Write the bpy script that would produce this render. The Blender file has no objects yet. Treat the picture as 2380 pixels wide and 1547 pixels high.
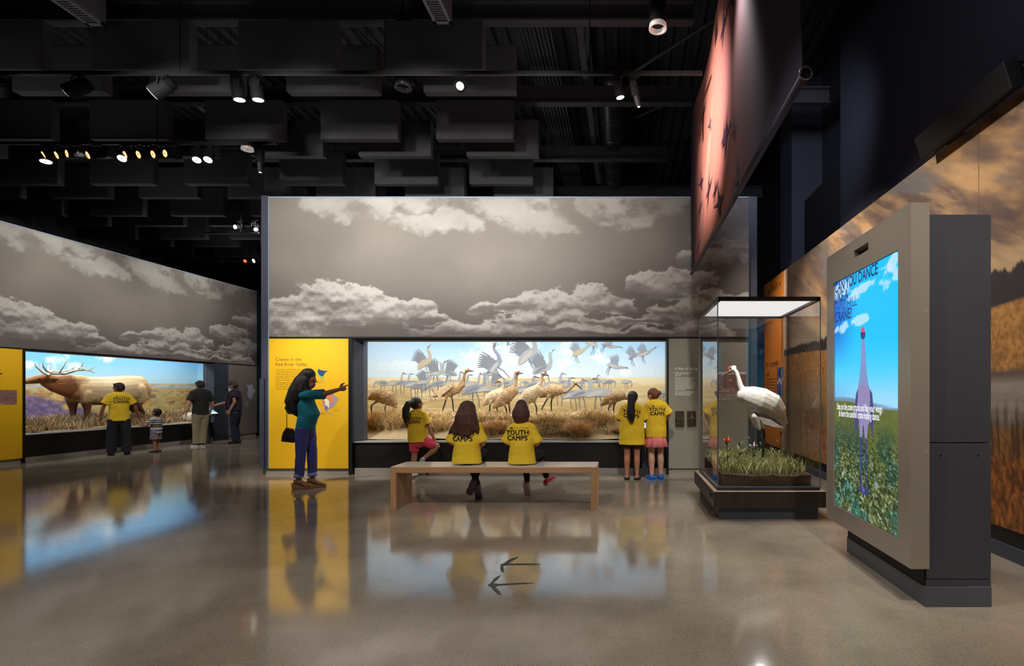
import bpy, bmesh, math, random
import numpy as np
from mathutils import Vector, Matrix, Euler
from mathutils.bvhtree import BVHTree

random.seed(7)
RNG = np.random.default_rng(11)
SC = bpy.context.scene
COL = SC.collection
PI = math.pi

# ------------------------------------------------------------------ camera, world, exposure, large lights
F = 1230.0            # focal length in pixels of the 2380 x 1547 frame
PX, PY = 1450.0, 912.0  # vanishing point of everything that runs away from the camera
EYE = 1.35
cam_d = bpy.data.cameras.new('camera')
cam_d.sensor_fit = 'HORIZONTAL'
cam_d.sensor_width = 36.0
cam_d.lens = F / 2380.0 * 36.0
cam_d.shift_x = -(PX - 1190.0) / 2380.0
cam_d.shift_y = (PY - 773.5) / 2380.0
cam_d.clip_start = 0.05
cam = bpy.data.objects.new('camera', cam_d)
cam.location = (0, 0, EYE)
cam.rotation_euler = (PI / 2, 0, 0)
COL.objects.link(cam)
SC.camera = cam

world = bpy.data.worlds.new('gallery_air')
world.use_nodes = True
SC.world = world
world.node_tree.nodes['Background'].inputs[0].default_value = (0.75, 0.85, 1.0, 1)
world.node_tree.nodes['Background'].inputs[1].default_value = 0.03

SC.view_settings.view_transform = 'Standard'
SC.view_settings.look = 'None'
SC.view_settings.gamma = 1.0
SC.view_settings.use_curve_mapping = False
SC.view_settings.exposure = 0.0
SC.cycles.use_denoising = True
SC.cycles.max_bounces = 8
SC.cycles.diffuse_bounces = 3
SC.cycles.glossy_bounces = 4
SC.cycles.transparent_max_bounces = 16
SC.cycles.caustics_reflective = False
SC.cycles.caustics_refractive = False
SC.cycles.sample_clamp_indirect = 4.0

def spot(name, loc, target, energy, angle, blend=0.6, size=0.08, col=(1, .95, .88)):
    d = bpy.data.lights.new(name, 'SPOT')
    d.energy = energy; d.spot_size = math.radians(angle); d.spot_blend = blend
    d.shadow_soft_size = size; d.color = col
    o = bpy.data.objects.new(name, d); COL.objects.link(o)
    o.location = loc
    o.rotation_euler = (Vector(target) - Vector(loc)).to_track_quat('-Z', 'Y').to_euler()
    return o

def area(name, loc, target, energy, sx, sy, col=(1, 1, 1), spread=180, xaxis=(1, 0, 0)):
    d = bpy.data.lights.new(name, 'AREA')
    d.shape = 'RECTANGLE'; d.size = sx; d.size_y = sy; d.energy = energy; d.color = col
    d.spread = math.radians(spread)
    o = bpy.data.objects.new(name, d); COL.objects.link(o)
    o.location = loc
    zz = (Vector(loc) - Vector(target)).normalized(); xx = Vector(xaxis); xx = (xx - zz * xx.dot(zz)).normalized(); yy = zz.cross(xx)
    o.rotation_euler = Matrix((xx, yy, zz)).transposed().to_euler()
    return o

WARM = (1, .94, .86); NEUT = (1, .96, .91); COOL = (.9, .95, 1)
# wall washers of the ceiling tracks nearer than the frame, aimed at the cloud mural
for i, x in enumerate((-5.4, -3.9, -2.4, -0.9, 0.6)):
    spot('mural_washer_lamp', (x, 4.3, 4.7), (x * .97 - .1, 8.74, 3.7), (780, 650, 720, 440, 130)[i], 60, .9, .12, NEUT)
for i, y in enumerate((9.6, 11.4, 13.2, 15.0)):
    spot('elk_wall_washer_lamp', (-7.4, y, 5.1), (-11.5, y, 3.5), (430, 430, 400, 260)[i], 60, .9, .12, NEUT)
# panel spots
spot('yellow_panel_lamp', (-5.2, 5.4, 5.1), (-5.22, 8.74, .8), 1250, 34, .8, .06, WARM)
spot('text_panel_lamp', (0.9, 5.9, 5.1), (1.05, 8.74, 1.1), 330, 24, .8, .06, NEUT)
spot('yellow_panel_lamp_far', (-8.2, 9.4, 5.0), (-11.5, 9.4, 1.2), 260, 30, .8, .06, WARM)
spot('grey_panel_lamp', (-8.6, 14.6, 5.0), (-11.5, 15.9, 1.4), 170, 30, .8, .06, NEUT)
# floor spots and the spots on the visitors
for x, y, e, a in ((-3.6, 3.2, 240, 75), (-0.4, 3.0, 260, 75), (-6.6, 5.4, 130, 70), (0.9, 4.6, 260, 60), (2.2, 2.2, 200, 60), (-8.9, 10.6, 260, 80), (-8.9, 14.0, 220, 80)):
    spot('floor_downlight_lamp', (x, y, 5.2), (x, y, 0), e, a, .9, .1, WARM)
spot('near_floor_lamp', (-1.2, .6, 5.2), (-1.5, 1.8, 0), 230, 90, .9, .1, WARM)
spot('bench_lamp', (-2.0, 1.6, 5.1), (-1.7, 6.2, .85), 720, 34, .8, .08, NEUT)
spot('window_visitor_lamp', (.2, 3.6, 5.1), (.3, 8.3, .95), 520, 22, .8, .06, WARM)
spot('window_visitor_lamp_2', (-3.2, 3.6, 5.1), (-3.3, 8.4, .9), 260, 18, .8, .06, WARM)
spot('pointing_visitor_lamp', (-4.2, 2.6, 5.1), (-4.55, 7.5, 1.0), 300, 20, .8, .06, NEUT)
spot('elk_visitor_lamp', (-8.0, 7.8, 5.0), (-10.8, 11.8, .9), 430, 28, .8, .08, NEUT)
spot('elk_visitor_lamp_2', (-7.6, 10.0, 5.0), (-10.4, 13.8, 1.0), 260, 28, .8, .08, NEUT)
# sunset mural, kiosk and banner
for y, e in ((1.6, 120), (3.6, 190), (5.6, 200), (7.4, 330), (9.2, 420)):
    spot('sunset_washer_lamp', (1.15, y, 4.4), (3.1, y + .3, 2.1), e, 90, .8, .1, WARM)
spot('kiosk_lamp', (1.7, .6, 5.1), (2.0, 3.4, 1.2), 560, 40, .8, .08, WARM)
spot('kiosk_face_lamp', (-1.6, 2.2, 5.0), (1.79, 3.9, 1.3), 300, 34, .8, .08, NEUT)
spot('banner_lamp', (-1.8, 4.5, 4.8), (1.03, 6.0, 4.4), 1500, 40, 1.0, .05, (1, .86, .8))
spot('upper_wall_lamp', (1.7, 6.2, 5.6), (3.6, 10.2, 4.8), 200, 80, 1.0, .2, (.75, .82, 1))
spot('upper_wall_lamp_2', (1.5, 2.4, 5.6), (3.4, 5.0, 5.0), 120, 100, 1.0, .2, (.85, .82, 1))
# unseen fill spots, added below the tracks to brighten the dark ceiling
for x, y in ((-8, 6.0), (-4.5, 6.0), (-1, 6.0), (-8.6, 9.4), (-5, 9.4), (-1.4, 9.4), (-9.5, 12.8), (-6, 12.8), (-2, 12.8), (-5, 3.5), (-1, 3.5)):
    spot('ceiling_fill_lamp', (x, y, 3.9), (x, y + .01, 8), 34, 140, .6, .3, (.95, .97, 1))
# ------------------------------------------------------------------ helpers
def s2l(c):
    c = np.asarray(c, dtype=float) / 255.0
    return np.where(c <= 0.04045, c / 12.92, ((c + 0.055) / 1.055) ** 2.4)

def lin(r, g, b):
    v = s2l((r, g, b)); return (float(v[0]), float(v[1]), float(v[2]), 1.0)

def fx(px, Y): return (px - PX) / F * Y
def fz(py, Y): return EYE + (PY - py) / F * Y
def flo(px, py):
    Y = F * EYE / (py - PY); return ((px - PX) / F * Y, Y)

MATS = {}
def new_mat(name):
    m = bpy.data.materials.new(name); m.use_nodes = True
    nt = m.node_tree
    return m, nt, nt.nodes['Principled BSDF']

def pbr(name, rgb, rough=.5, metal=0., spec=.5, var=0., vscale=4., bump=0., bscale=60., stretch=(1, 1, 1), emit=0., coat=0., rgb2=None, coord='Object'):
    if name in MATS: return MATS[name]
    m, nt, b = new_mat(name)
    N, L = nt.nodes, nt.links
    c = lin(*rgb)
    b.inputs['Base Color'].default_value = c
    b.inputs['Roughness'].default_value = rough
    b.inputs['Metallic'].default_value = metal
    b.inputs['Specular IOR Level'].default_value = spec
    b.inputs['Coat Weight'].default_value = coat
    tc = N.new('ShaderNodeTexCoord'); mp = N.new('ShaderNodeMapping')
    mp.inputs['Scale'].default_value = stretch
    L.new(tc.outputs[coord], mp.inputs['Vector'])
    if var > 0 or rgb2 is not None:
        nz = N.new('ShaderNodeTexNoise'); nz.inputs['Scale'].default_value = vscale; nz.inputs['Detail'].default_value = 6
        L.new(mp.outputs[0], nz.inputs['Vector'])
        cr = N.new('ShaderNodeValToRGB')
        k = np.array(c[:3])
        lo = tuple(np.clip(k * (1 - var), 0, 1)) + (1,); hi = tuple(np.clip(k * (1 + var), 0, 1)) + (1,)
        if rgb2 is not None: lo, hi = c, lin(*rgb2)
        cr.color_ramp.elements[0].color = lo; cr.color_ramp.elements[0].position = .3
        cr.color_ramp.elements[1].color = hi; cr.color_ramp.elements[1].position = .7
        L.new(nz.outputs['Fac'], cr.inputs['Fac']); L.new(cr.outputs[0], b.inputs['Base Color'])
        if emit: L.new(cr.outputs[0], b.inputs['Emission Color'])
    if emit:
        b.inputs['Emission Strength'].default_value = emit
        b.inputs['Emission Color'].default_value = c
    if bump > 0:
        n2 = N.new('ShaderNodeTexNoise'); n2.inputs['Scale'].default_value = bscale; n2.inputs['Detail'].default_value = 4
        bp = N.new('ShaderNodeBump'); bp.inputs['Strength'].default_value = bump; bp.inputs['Distance'].default_value = .02
        L.new(mp.outputs[0], n2.inputs['Vector']); L.new(n2.outputs['Fac'], bp.inputs['Height']); L.new(bp.outputs[0], b.inputs['Normal'])
    MATS[name] = m
    return m

def vcol(name, rough=.6, emit=0., dscale=0., damt=0., stretch=(1, 1, 1), spec=.3, bump=0.):
    """printed or painted picture: colour attribute with fine procedural grain"""
    if name in MATS: return MATS[name]
    m, nt, b = new_mat(name); N, L = nt.nodes, nt.links
    at = N.new('ShaderNodeAttribute'); at.attribute_name = 'Col'
    src = at.outputs['Color']
    if damt:
        tc = N.new('ShaderNodeTexCoord'); mp = N.new('ShaderNodeMapping'); mp.inputs['Scale'].default_value = stretch
        nz = N.new('ShaderNodeTexNoise'); nz.inputs['Scale'].default_value = dscale; nz.inputs['Detail'].default_value = 5
        mr = N.new('ShaderNodeMapRange'); mr.inputs['From Min'].default_value = .25; mr.inputs['From Max'].default_value = .75
        mr.inputs['To Min'].default_value = 1 - damt; mr.inputs['To Max'].default_value = 1 + damt
        mx = N.new('ShaderNodeVectorMath'); mx.operation = 'SCALE'
        L.new(tc.outputs['Object'], mp.inputs[0]); L.new(mp.outputs[0], nz.inputs['Vector']); L.new(nz.outputs['Fac'], mr.inputs['Value'])
        L.new(src, mx.inputs[0]); L.new(mr.outputs[0], mx.inputs['Scale']); src = mx.outputs[0]
        if bump:
            bp = N.new('ShaderNodeBump'); bp.inputs['Strength'].default_value = bump; bp.inputs['Distance'].default_value = .02
            L.new(nz.outputs['Fac'], bp.inputs['Height']); L.new(bp.outputs[0], b.inputs['Normal'])
    b.inputs['Roughness'].default_value = rough; b.inputs['Specular IOR Level'].default_value = spec
    if emit:
        b.inputs['Base Color'].default_value = (.01, .01, .01, 1)
        L.new(src, b.inputs['Emission Color']); b.inputs['Emission Strength'].default_value = emit
        b.inputs['Roughness'].default_value = .25
    else:
        L.new(src, b.inputs['Base Color'])
    MATS[name] = m
    return m

def glow(name, rgb, strength):
    if name in MATS: return MATS[name]
    m, nt, b = new_mat(name)
    b.inputs['Base Color'].default_value = (.02, .02, .02, 1)
    b.inputs['Emission Color'].default_value = lin(*rgb); b.inputs['Emission Strength'].default_value = strength
    MATS[name] = m
    return m

def pane_mat(name, ior=1.5, tint=(1, 1, 1, 1), gl=(1, 1, 1, 1)):
    if name in MATS: return MATS[name]
    m = bpy.data.materials.new(name); m.use_nodes = True
    nt = m.node_tree; N, L = nt.nodes, nt.links
    N.clear()
    o = N.new('ShaderNodeOutputMaterial'); mix = N.new('ShaderNodeMixShader')
    t = N.new('ShaderNodeBsdfTransparent'); t.inputs[0].default_value = tint
    g = N.new('ShaderNodeBsdfGlossy'); g.inputs['Roughness'].default_value = 0.0; g.inputs[0].default_value = gl
    fr = N.new('ShaderNodeFresnel'); fr.inputs[0].default_value = ior
    ge = N.new('ShaderNodeNewGeometry'); inv = N.new('ShaderNodeMath'); inv.operation = 'SUBTRACT'; inv.inputs[0].default_value = 1
    mu = N.new('ShaderNodeMath'); mu.operation = 'MULTIPLY'
    L.new(ge.outputs['Backfacing'], inv.inputs[1]); L.new(fr.outputs[0], mu.inputs[0]); L.new(inv.outputs[0], mu.inputs[1])
    L.new(mu.outputs[0], mix.inputs[0]); L.new(t.outputs[0], mix.inputs[1]); L.new(g.outputs[0], mix.inputs[2]); L.new(mix.outputs[0], o.inputs[0])
    MATS[name] = m
    return m

def tag(o, label=None, cat=None, group=None, kind=None):
    if label: o['label'] = label
    if cat: o['category'] = cat
    if group: o['group'] = group
    if kind: o['kind'] = kind
    return o

def empty(name, loc=(0, 0, 0), rz=0., parent=None):
    o = bpy.data.objects.new(name, None); o.empty_display_size = .1
    COL.objects.link(o); o.location = loc; o.rotation_euler = (0, 0, rz)
    if parent: o.parent = parent
    return o

def thing(name, label, cat, loc=(0, 0, 0), rz=0., group=None):
    return tag(empty(name, loc, rz), label, cat, group)

def link_mesh(name, me, mat=None, parent=None, smooth=False):
    if mat is not None and not me.materials: me.materials.append(mat)
    o = bpy.data.objects.new(name, me); COL.objects.link(o)
    if parent: o.parent = parent
    if smooth:
        me.polygons.foreach_set('use_smooth', np.ones(len(me.polygons), dtype=bool))
    return o

class MB:
    """collects shapes into one mesh"""
    def __init__(s): s.v = []; s.f = []
    def add(s, vs, fs):
        n = len(s.v); s.v += [tuple(p) for p in vs]; s.f += [tuple(n + i for i in f) for f in fs]; return s
    def box(s, x0, x1, y0, y1, z0, z1, M=None):
        vs = [Vector(p) for p in ((x0, y0, z0), (x1, y0, z0), (x1, y1, z0), (x0, y1, z0), (x0, y0, z1), (x1, y0, z1), (x1, y1, z1), (x0, y1, z1))]
        if M is not None: vs = [M @ p for p in vs]
        return s.add(vs, ((0, 3, 2, 1), (4, 5, 6, 7), (0, 1, 5, 4), (1, 2, 6, 5), (2, 3, 7, 6), (3, 0, 4, 7)))
    def tube(s, pts, rad, n=10, ref=(1, 0, 0), round_ends=True):
        """swept tube; rad is a list of r or (ra, rb): ra along ref, rb across"""
        pts = [Vector(p) for p in pts]
        rad = [r if isinstance(r, (tuple, list)) else (r, r) for r in rad]
        m = len(pts); rings = []
        def tangent(i):
            a = pts[max(i - 1, 0)]; b = pts[min(i + 1, m - 1)]
            t = b - a
            return t.normalized() if t.length > 1e-9 else Vector((0, 0, 1))
        ref = Vector(ref)
        def ring(c, t, ra, rb):
            u = ref - t * ref.dot(t)
            if u.length < .15:
                alt = Vector((0, 1, 0)) if abs(t.y) < .9 else Vector((0, 0, 1))
                u = alt - t * alt.dot(t)
            u.normalize(); w = t.cross(u)
            rings.append([c + u * (ra * math.cos(2 * PI * k / n)) + w * (rb * math.sin(2 * PI * k / n)) for k in range(n)])
        t0 = tangent(0); t1 = tangent(m - 1)
        if round_ends:
            for a in (80, 50, 25):
                q = math.radians(a); h = min(rad[0])
                ring(pts[0] - t0 * h * math.sin(q), t0, rad[0][0] * math.cos(q), rad[0][1] * math.cos(q))
        for i in range(m): ring(pts[i], tangent(i), *rad[i])
        if round_ends:
            for a in (25, 50, 80):
                q = math.radians(a); h = min(rad[-1])
                ring(pts[-1] + t1 * h * math.sin(q), t1, rad[-1][0] * math.cos(q), rad[-1][1] * math.cos(q))
        vs = [p for r in rings for p in r]; fs = []
        for i in range(len(rings) - 1):
            for k in range(n):
                fs.append((i * n + k, i * n + (k + 1) % n, (i + 1) * n + (k + 1) % n, (i + 1) * n + k))
        fs.append(tuple(range(n - 1, -1, -1))); fs.append(tuple((len(rings) - 1) * n + k for k in range(n)))
        return s.add(vs, fs)
    def ball(s, c, r, M=None, nu=16, nv=10):
        if not isinstance(r, (tuple, list)): r = (r, r, r)
        c = Vector(c); vs = []; fs = []
        for j in range(1, nv):
            th = PI * j / nv
            for k in range(nu):
                ph = 2 * PI * k / nu
                p = Vector((r[0] * math.sin(th) * math.cos(ph), r[1] * math.sin(th) * math.sin(ph), r[2] * math.cos(th)))
                vs.append(c + (M @ p if M is not None else p))
        top = Vector((0, 0, r[2])); bot = -top
        if M is not None: top = M @ top; bot = M @ bot
        vs += [c + top, c + bot]; T = len(vs) - 2
        for j in range(nv - 2):
            for k in range(nu):
                fs.append((j * nu + k, (j + 1) * nu + k, (j + 1) * nu + (k + 1) % nu, j * nu + (k + 1) % nu))
        for k in range(nu):
            fs.append((T, k, (k + 1) % nu)); fs.append((T + 1, (nv - 2) * nu + (k + 1) % nu, (nv - 2) * nu + k))
        return s.add(vs, fs)
    def prism(s, poly, axis, a, b):
        """2D outline pushed along an axis: 'y' -> (x,z) outline, 'x' -> (y,z), 'z' -> (x,y)"""
        def P(u, v, d): return {'y': (u, d, v), 'x': (d, u, v), 'z': (u, v, d)}[axis]
        n = len(poly)
        vs = [P(u, v, a) for u, v in poly] + [P(u, v, b) for u, v in poly]
        fs = [tuple(range(n)), tuple(range(2 * n - 1, n - 1, -1))]
        for k in range(n): fs.append((k, (k + 1) % n, n + (k + 1) % n, n + k)[::-1])
        return s.add(vs, fs)
    def flat(s, poly, P):
        """planar polygon, P maps (u,v) to a point"""
        return s.add([P(u, v) for u, v in poly], [tuple(range(len(poly)))])
    def mesh(s, name):
        me = bpy.data.meshes.new(name); me.from_pydata(s.v, [], s.f)
        bm = bmesh.new(); bm.from_mesh(me); bmesh.ops.recalc_face_normals(bm, faces=bm.faces); bm.to_mesh(me); bm.free()
        return me
    def build(s, name, mat, parent=None, bevel=0., smooth=False, loc=None, rot=None):
        o = link_mesh(name, s.mesh(name), mat, parent, smooth)
        if loc is not None: o.location = loc
        if rot is not None: o.rotation_euler = rot
        if bevel:
            md = o.modifiers.new('edge', 'BEVEL'); md.width = bevel; md.segments = 2; md.limit_method = 'ANGLE'
        return o
    def fuse(s, name, voxel=.01, smooth=4, factor=.5):
        """weld the overlapping shapes into one continuous skin"""
        me = s.mesh('tmp'); o = bpy.data.objects.new('tmp', me); COL.objects.link(o)
        md = o.modifiers.new('r', 'REMESH'); md.mode = 'VOXEL'; md.voxel_size = voxel; md.use_smooth_shade = True
        if smooth:
            ms = o.modifiers.new('s', 'SMOOTH'); ms.iterations = smooth; ms.factor = factor
        dg = bpy.context.evaluated_depsgraph_get()
        out = bpy.data.meshes.new_from_object(o.evaluated_get(dg)); out.name = name
        bpy.data.objects.remove(o); bpy.data.meshes.remove(me)
        out.polygons.foreach_set('use_smooth', np.ones(len(out.polygons), dtype=bool))
        return out
    def fused(s, name, mat, parent, voxel=.01, smooth=4):
        return link_mesh(name, s.fuse(name, voxel, smooth), mat, parent)

def box(name, mat, x0, x1, y0, y1, z0, z1, parent=None, bevel=0.):
    return MB().box(x0, x1, y0, y1, z0, z1).build(name, mat, parent, bevel)

def struct(o): o['kind'] = 'structure'; return o

def vn(x, y, seed):
    ix = np.floor(x).astype(np.int64); iy = np.floor(y).astype(np.int64)
    tx = x - ix; ty = y - iy; tx = tx * tx * (3 - 2 * tx); ty = ty * ty * (3 - 2 * ty)
    def h(a, b):
        k = (a * 374761393 + b * 668265263 + seed * 144269504) & 0xffffffff
        k = ((k ^ (k >> 13)) * 1274126177) & 0xffffffff
        return ((k ^ (k >> 16)) & 0xffff) / 65535.0
    return (h(ix, iy) * (1 - tx) + h(ix + 1, iy) * tx) * (1 - ty) + (h(ix, iy + 1) * (1 - tx) + h(ix + 1, iy + 1) * tx) * ty

def fbm(x, y, seed=1, octv=5, gain=.5):
    x = np.asarray(x, float); y = np.asarray(y, float)
    t = 0; a = 1.; w = 0
    for i in range(octv):
        t = t + a * vn(x * 2 ** i + 17.3 * i, y * 2 ** i - 9.1 * i, seed + i); w += a; a *= gain
    return t / w

def sst(a, b, x):
    t = np.clip((x - a) / (b - a), 0, 1); return t * t * (3 - 2 * t)

def mixc(c, col, m):
    col = np.asarray(col, float); m = np.asarray(m)[..., None]
    return c * (1 - m) + col * m

def grid_paint(name, us, vs, P, paint, mat, parent=None):
    """picture on a surface: P(U,V)->xyz arrays, paint(U,V)->sRGB 0..255 array"""
    U, V = np.meshgrid(us, vs)
    pts = np.stack(P(U, V), -1).reshape(-1, 3)
    nu, nv = len(us), len(vs)
    i = np.arange(nu - 1)[None, :] + nu * np.arange(nv - 1)[:, None]
    q = np.stack([i, i + 1, i + 1 + nu, i + nu], -1).reshape(-1, 4)
    me = bpy.data.meshes.new(name)
    me.vertices.add(len(pts)); me.vertices.foreach_set('co', pts.ravel())
    me.loops.add(q.size); me.loops.foreach_set('vertex_index', q.ravel().astype(np.int32))
    me.polygons.add(len(q)); me.polygons.foreach_set('loop_start', np.arange(0, q.size, 4, dtype=np.int32))
    me.update(calc_edges=True)
    c = s2l(np.clip(paint(U, V), 0, 255)).reshape(-1, 3)
    at = me.color_attributes.new('Col', 'FLOAT_COLOR', 'POINT')
    at.data.foreach_set('color', np.concatenate([c, np.ones((len(c), 1))], 1).ravel())
    o = link_mesh(name, me, mat, parent, True)
    return o

def text_mesh(body, size, bold=0., spacing=1., line=1., align='LEFT'):
    cu = bpy.data.curves.new('t', 'FONT'); cu.body = body; cu.size = size; cu.offset = bold
    cu.space_character = spacing; cu.space_line = line; cu.align_x = align; cu.resolution_u = 3
    o = bpy.data.objects.new('t', cu); COL.objects.link(o)
    dg = bpy.context.evaluated_depsgraph_get(); dg.update()
    me = bpy.data.meshes.new_from_object(o.evaluated_get(dg)); me.name = 'lettering'
    bpy.data.objects.remove(o); bpy.data.curves.remove(cu)
    me.materials.clear()
    return me

WALLROT = {'-y': (PI / 2, 0, 0), '+x': (PI / 2, 0, PI / 2), '-x': (PI / 2, 0, -PI / 2)}
def lettering(body, size, loc, face, mat, parent, bold=0., spacing=1., line=1., align='LEFT', sx=1.):
    me = text_mesh(body, size, bold, spacing, line, align)
    o = link_mesh('lettering', me, mat, parent)
    o.location = loc; o.rotation_euler = WALLROT[face]; o.scale = (sx, 1, 1)
    return o
# ------------------------------------------------------------------ setting materials
SLATE = pbr('slate_paint', (62, 68, 80), .45, var=.06)
SLATE_D = pbr('dark_slate_paint', (44, 48, 58), .5, var=.06)
NAVY = pbr('navy_wall_paint', (46, 47, 60), .7, var=.08, vscale=.8)
BLACK = pbr('black_laminate', (24, 23, 23), .4, var=.1)
BLACKM = pbr('black_metal', (16, 16, 18), .6, spec=.3)
DARK = pbr('dark_void_paint', (20, 20, 24), .8)
BASEG = pbr('brushed_grey_base', (150, 145, 136), .42, var=.05)
YELLOW = pbr('yellow_panel_paint', (228, 178, 22), .5, var=.03, vscale=2)
GREYP = pbr('sage_grey_panel', (140, 138, 126), .5, var=.03)
TAUPE = pbr('taupe_panel', (128, 118, 112), .5, var=.03)
ORANGE = pbr('orange_panel_paint', (196, 112, 38), .5, var=.05)
TEAL_LINE = pbr('panel_edge_trim', (150, 165, 185), .4)
INK = pbr('dark_ink', (46, 44, 40), .6)
INKO = pbr('olive_ink', (128, 96, 20), .6)
WHITEINK = pbr('white_ink', (236, 236, 230), .6)
STEEL = pbr('ceiling_steel', (52, 52, 56), .6, var=.1)
BAFFLE = pbr('charcoal_felt', (58, 57, 61), .95, var=.08, vscale=9, bump=.25, bscale=160)
DECK = pbr('roof_deck_paint', (40, 40, 44), .8, var=.1)

def floor_mat():
    m, nt, b = new_mat('polished_concrete'); N, L = nt.nodes, nt.links
    tc = N.new('ShaderNodeTexCoord')
    def noise(s, d=4, r=.5):
        n = N.new('ShaderNodeTexNoise'); n.inputs['Scale'].default_value = s; n.inputs['Detail'].default_value = d; n.inputs['Roughness'].default_value = r
        L.new(tc.outputs['Object'], n.inputs['Vector']); return n
    base = N.new('ShaderNodeValToRGB'); e = base.color_ramp.elements
    e[0].position = .35; e[0].color = lin(132, 120, 106); e[1].position = .65; e[1].color = lin(156, 145, 130)
    L.new(noise(1.3).outputs['Fac'], base.inputs['Fac'])
    vo = N.new('ShaderNodeTexVoronoi'); vo.inputs['Scale'].default_value = 95; L.new(tc.outputs['Object'], vo.inputs['Vector'])
    sp = N.new('ShaderNodeValToRGB'); e = sp.color_ramp.elements
    e[0].position = .10; e[0].color = (.45, .42, .38, 1); e[1].position = .9; e[1].color = (1.28, 1.25, 1.2, 1)
    sx = N.new('ShaderNodeSeparateColor'); L.new(vo.outputs['Color'], sx.inputs[0]); L.new(sx.outputs[0], sp.inputs['Fac'])
    dm = N.new('ShaderNodeMapRange'); dm.inputs['From Min'].default_value = .1; dm.inputs['From Max'].default_value = .55
    dm.inputs['To Min'].default_value = 1; dm.inputs['To Max'].default_value = 0; L.new(vo.outputs['Distance'], dm.inputs['Value'])
    k = N.new('ShaderNodeMath'); k.operation = 'MULTIPLY'; k.inputs[1].default_value = .75; L.new(dm.outputs[0], k.inputs[0])
    mx = N.new('ShaderNodeMix'); mx.data_type = 'RGBA'; mx.blend_type = 'MULTIPLY'
    L.new(k.outputs[0], mx.inputs[0]); L.new(base.outputs[0], mx.inputs[6]); L.new(sp.outputs[0], mx.inputs[7])
    L.new(mx.outputs[2], b.inputs['Base Color'])
    b.inputs['Roughness'].default_value = .5
    rr = N.new('ShaderNodeMapRange'); rr.inputs['To Min'].default_value = .06; rr.inputs['To Max'].default_value = .13
    L.new(noise(.7, 3).outputs['Fac'], rr.inputs['Value']); L.new(rr.outputs[0], b.inputs['Roughness'])
    b.inputs['IOR'].default_value = 1.75
    bp = N.new('ShaderNodeBump'); bp.inputs['Strength'].default_value = .035; bp.inputs['Distance'].default_value = .004
    L.new(noise(22, 3).outputs['Fac'], bp.inputs['Height']); L.new(bp.outputs[0], b.inputs['Normal'])
    return m

struct(box('floor', floor_mat(), -14, 6, -4, 19, -.1, 0))
tag(bpy.data.objects['floor'], kind='structure')

# crane footprints painted on the floor
def track(pxs, label):
    pts = [flo(x, y) for x, y in pxs]
    o = MB().prism(pts, 'z', .0005, .0025).build('crane_footprint', pbr('footprint_vinyl', (38, 44, 46), .4))
    tag(o, label, 'footprint', 'crane tracks on the floor')
def trk(x, y): return (1040 + x / 2380 * 300, 1240 + y / 1428 * 180)
track([trk(*p) for p in ((968, 570), (1050, 540), (1110, 495), (1200, 450), (1320, 420), (1260, 465), (1170, 515), (1120, 540), (1160, 553), (1300, 550), (1600, 550), (1718, 562), (1600, 574), (1300, 576), (1120, 577), (1030, 592), (1040, 680), (1030, 716), (1000, 700), (970, 640), (985, 585))],
      'dark crane track decal on the floor, the one nearer the bench')
track([trk(*p) for p in ((748, 945), (800, 910), (850, 840), (900, 800), (984, 765), (940, 825), (870, 880), (850, 912), (930, 930), (1100, 920), (1400, 903), (1600, 912), (1400, 928), (1100, 942), (930, 955), (880, 980), (960, 1060), (993, 1133), (920, 1100), (840, 1030), (800, 972), (760, 965))],
      'dark crane track decal on the floor, the one nearer the camera')

# ------------------------------------------------------------------ pictures
CL_LOW = [  # cumulus: x, y, rx, ry up, ry down, weight
    (775, 715, 120, 62, 60, 1.), (690, 735, 110, 56, 60, 1.), (880, 725, 110, 42, 34, 1.), (955, 728, 70, 44, 22, 1.), (1000, 742, 45, 20, 16, .9), (640, 760, 110, 40, 40, 1.),
    (1120, 716, 48, 18, 14, 1.), (1195, 720, 60, 30, 18, 1.), (1290, 712, 115, 44, 28, 1.), (1365, 692, 60, 36, 28, 1.), (1420, 712, 70, 28, 18, .95),
    (1540, 668, 90, 36, 26, 1.), (1600, 655, 70, 32, 28, 1.), (1490, 662, 40, 22, 14, .9),
    (1600, 720, 90, 30, 30, .95), (1680, 700, 90, 24, 40, .8), (1560, 745, 80, 20, 14, .9),
    (1270, 748, 130, 20, 16, 1.), (1110, 770, 170, 22, 20, .95), (1430, 748, 60, 15, 10, .95), (1500, 750, 40, 9, 8, .8), (1380, 772, 110, 14, 12, .95), (1520, 776, 110, 16, 12, .95), (1640, 770, 90, 20, 20, .9),
    (1690, 590, 85, 32, 26, .62), (1590, 598, 30, 18, 14, .7)]
CL_TOP = [
    (740, 452, 60, 34, 44, 1.), (830, 445, 150, 60, 66, 1.), (930, 450, 110, 60, 60, 1.), (790, 505, 40, 30, 24, .9), (985, 520, 75, 26, 26, .85), (1050, 515, 55, 34, 36, 1.), (1090, 520, 30, 25, 30, .8),
    (1170, 455, 100, 60, 70, 1.), (1230, 490, 95, 60, 60, 1.), (1300, 530, 50, 24, 22, 1.), (1270, 450, 60, 60, 60, 1.),
    (1430, 450, 110, 60, 75, 1.), (1480, 490, 70, 50, 48, .9), (1390, 480, 50, 40, 40, .85), (1560, 460, 70, 60, 60, .55), (1690, 470, 80, 60, 60, .45), (1700, 545, 80, 30, 28, .35)]
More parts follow.
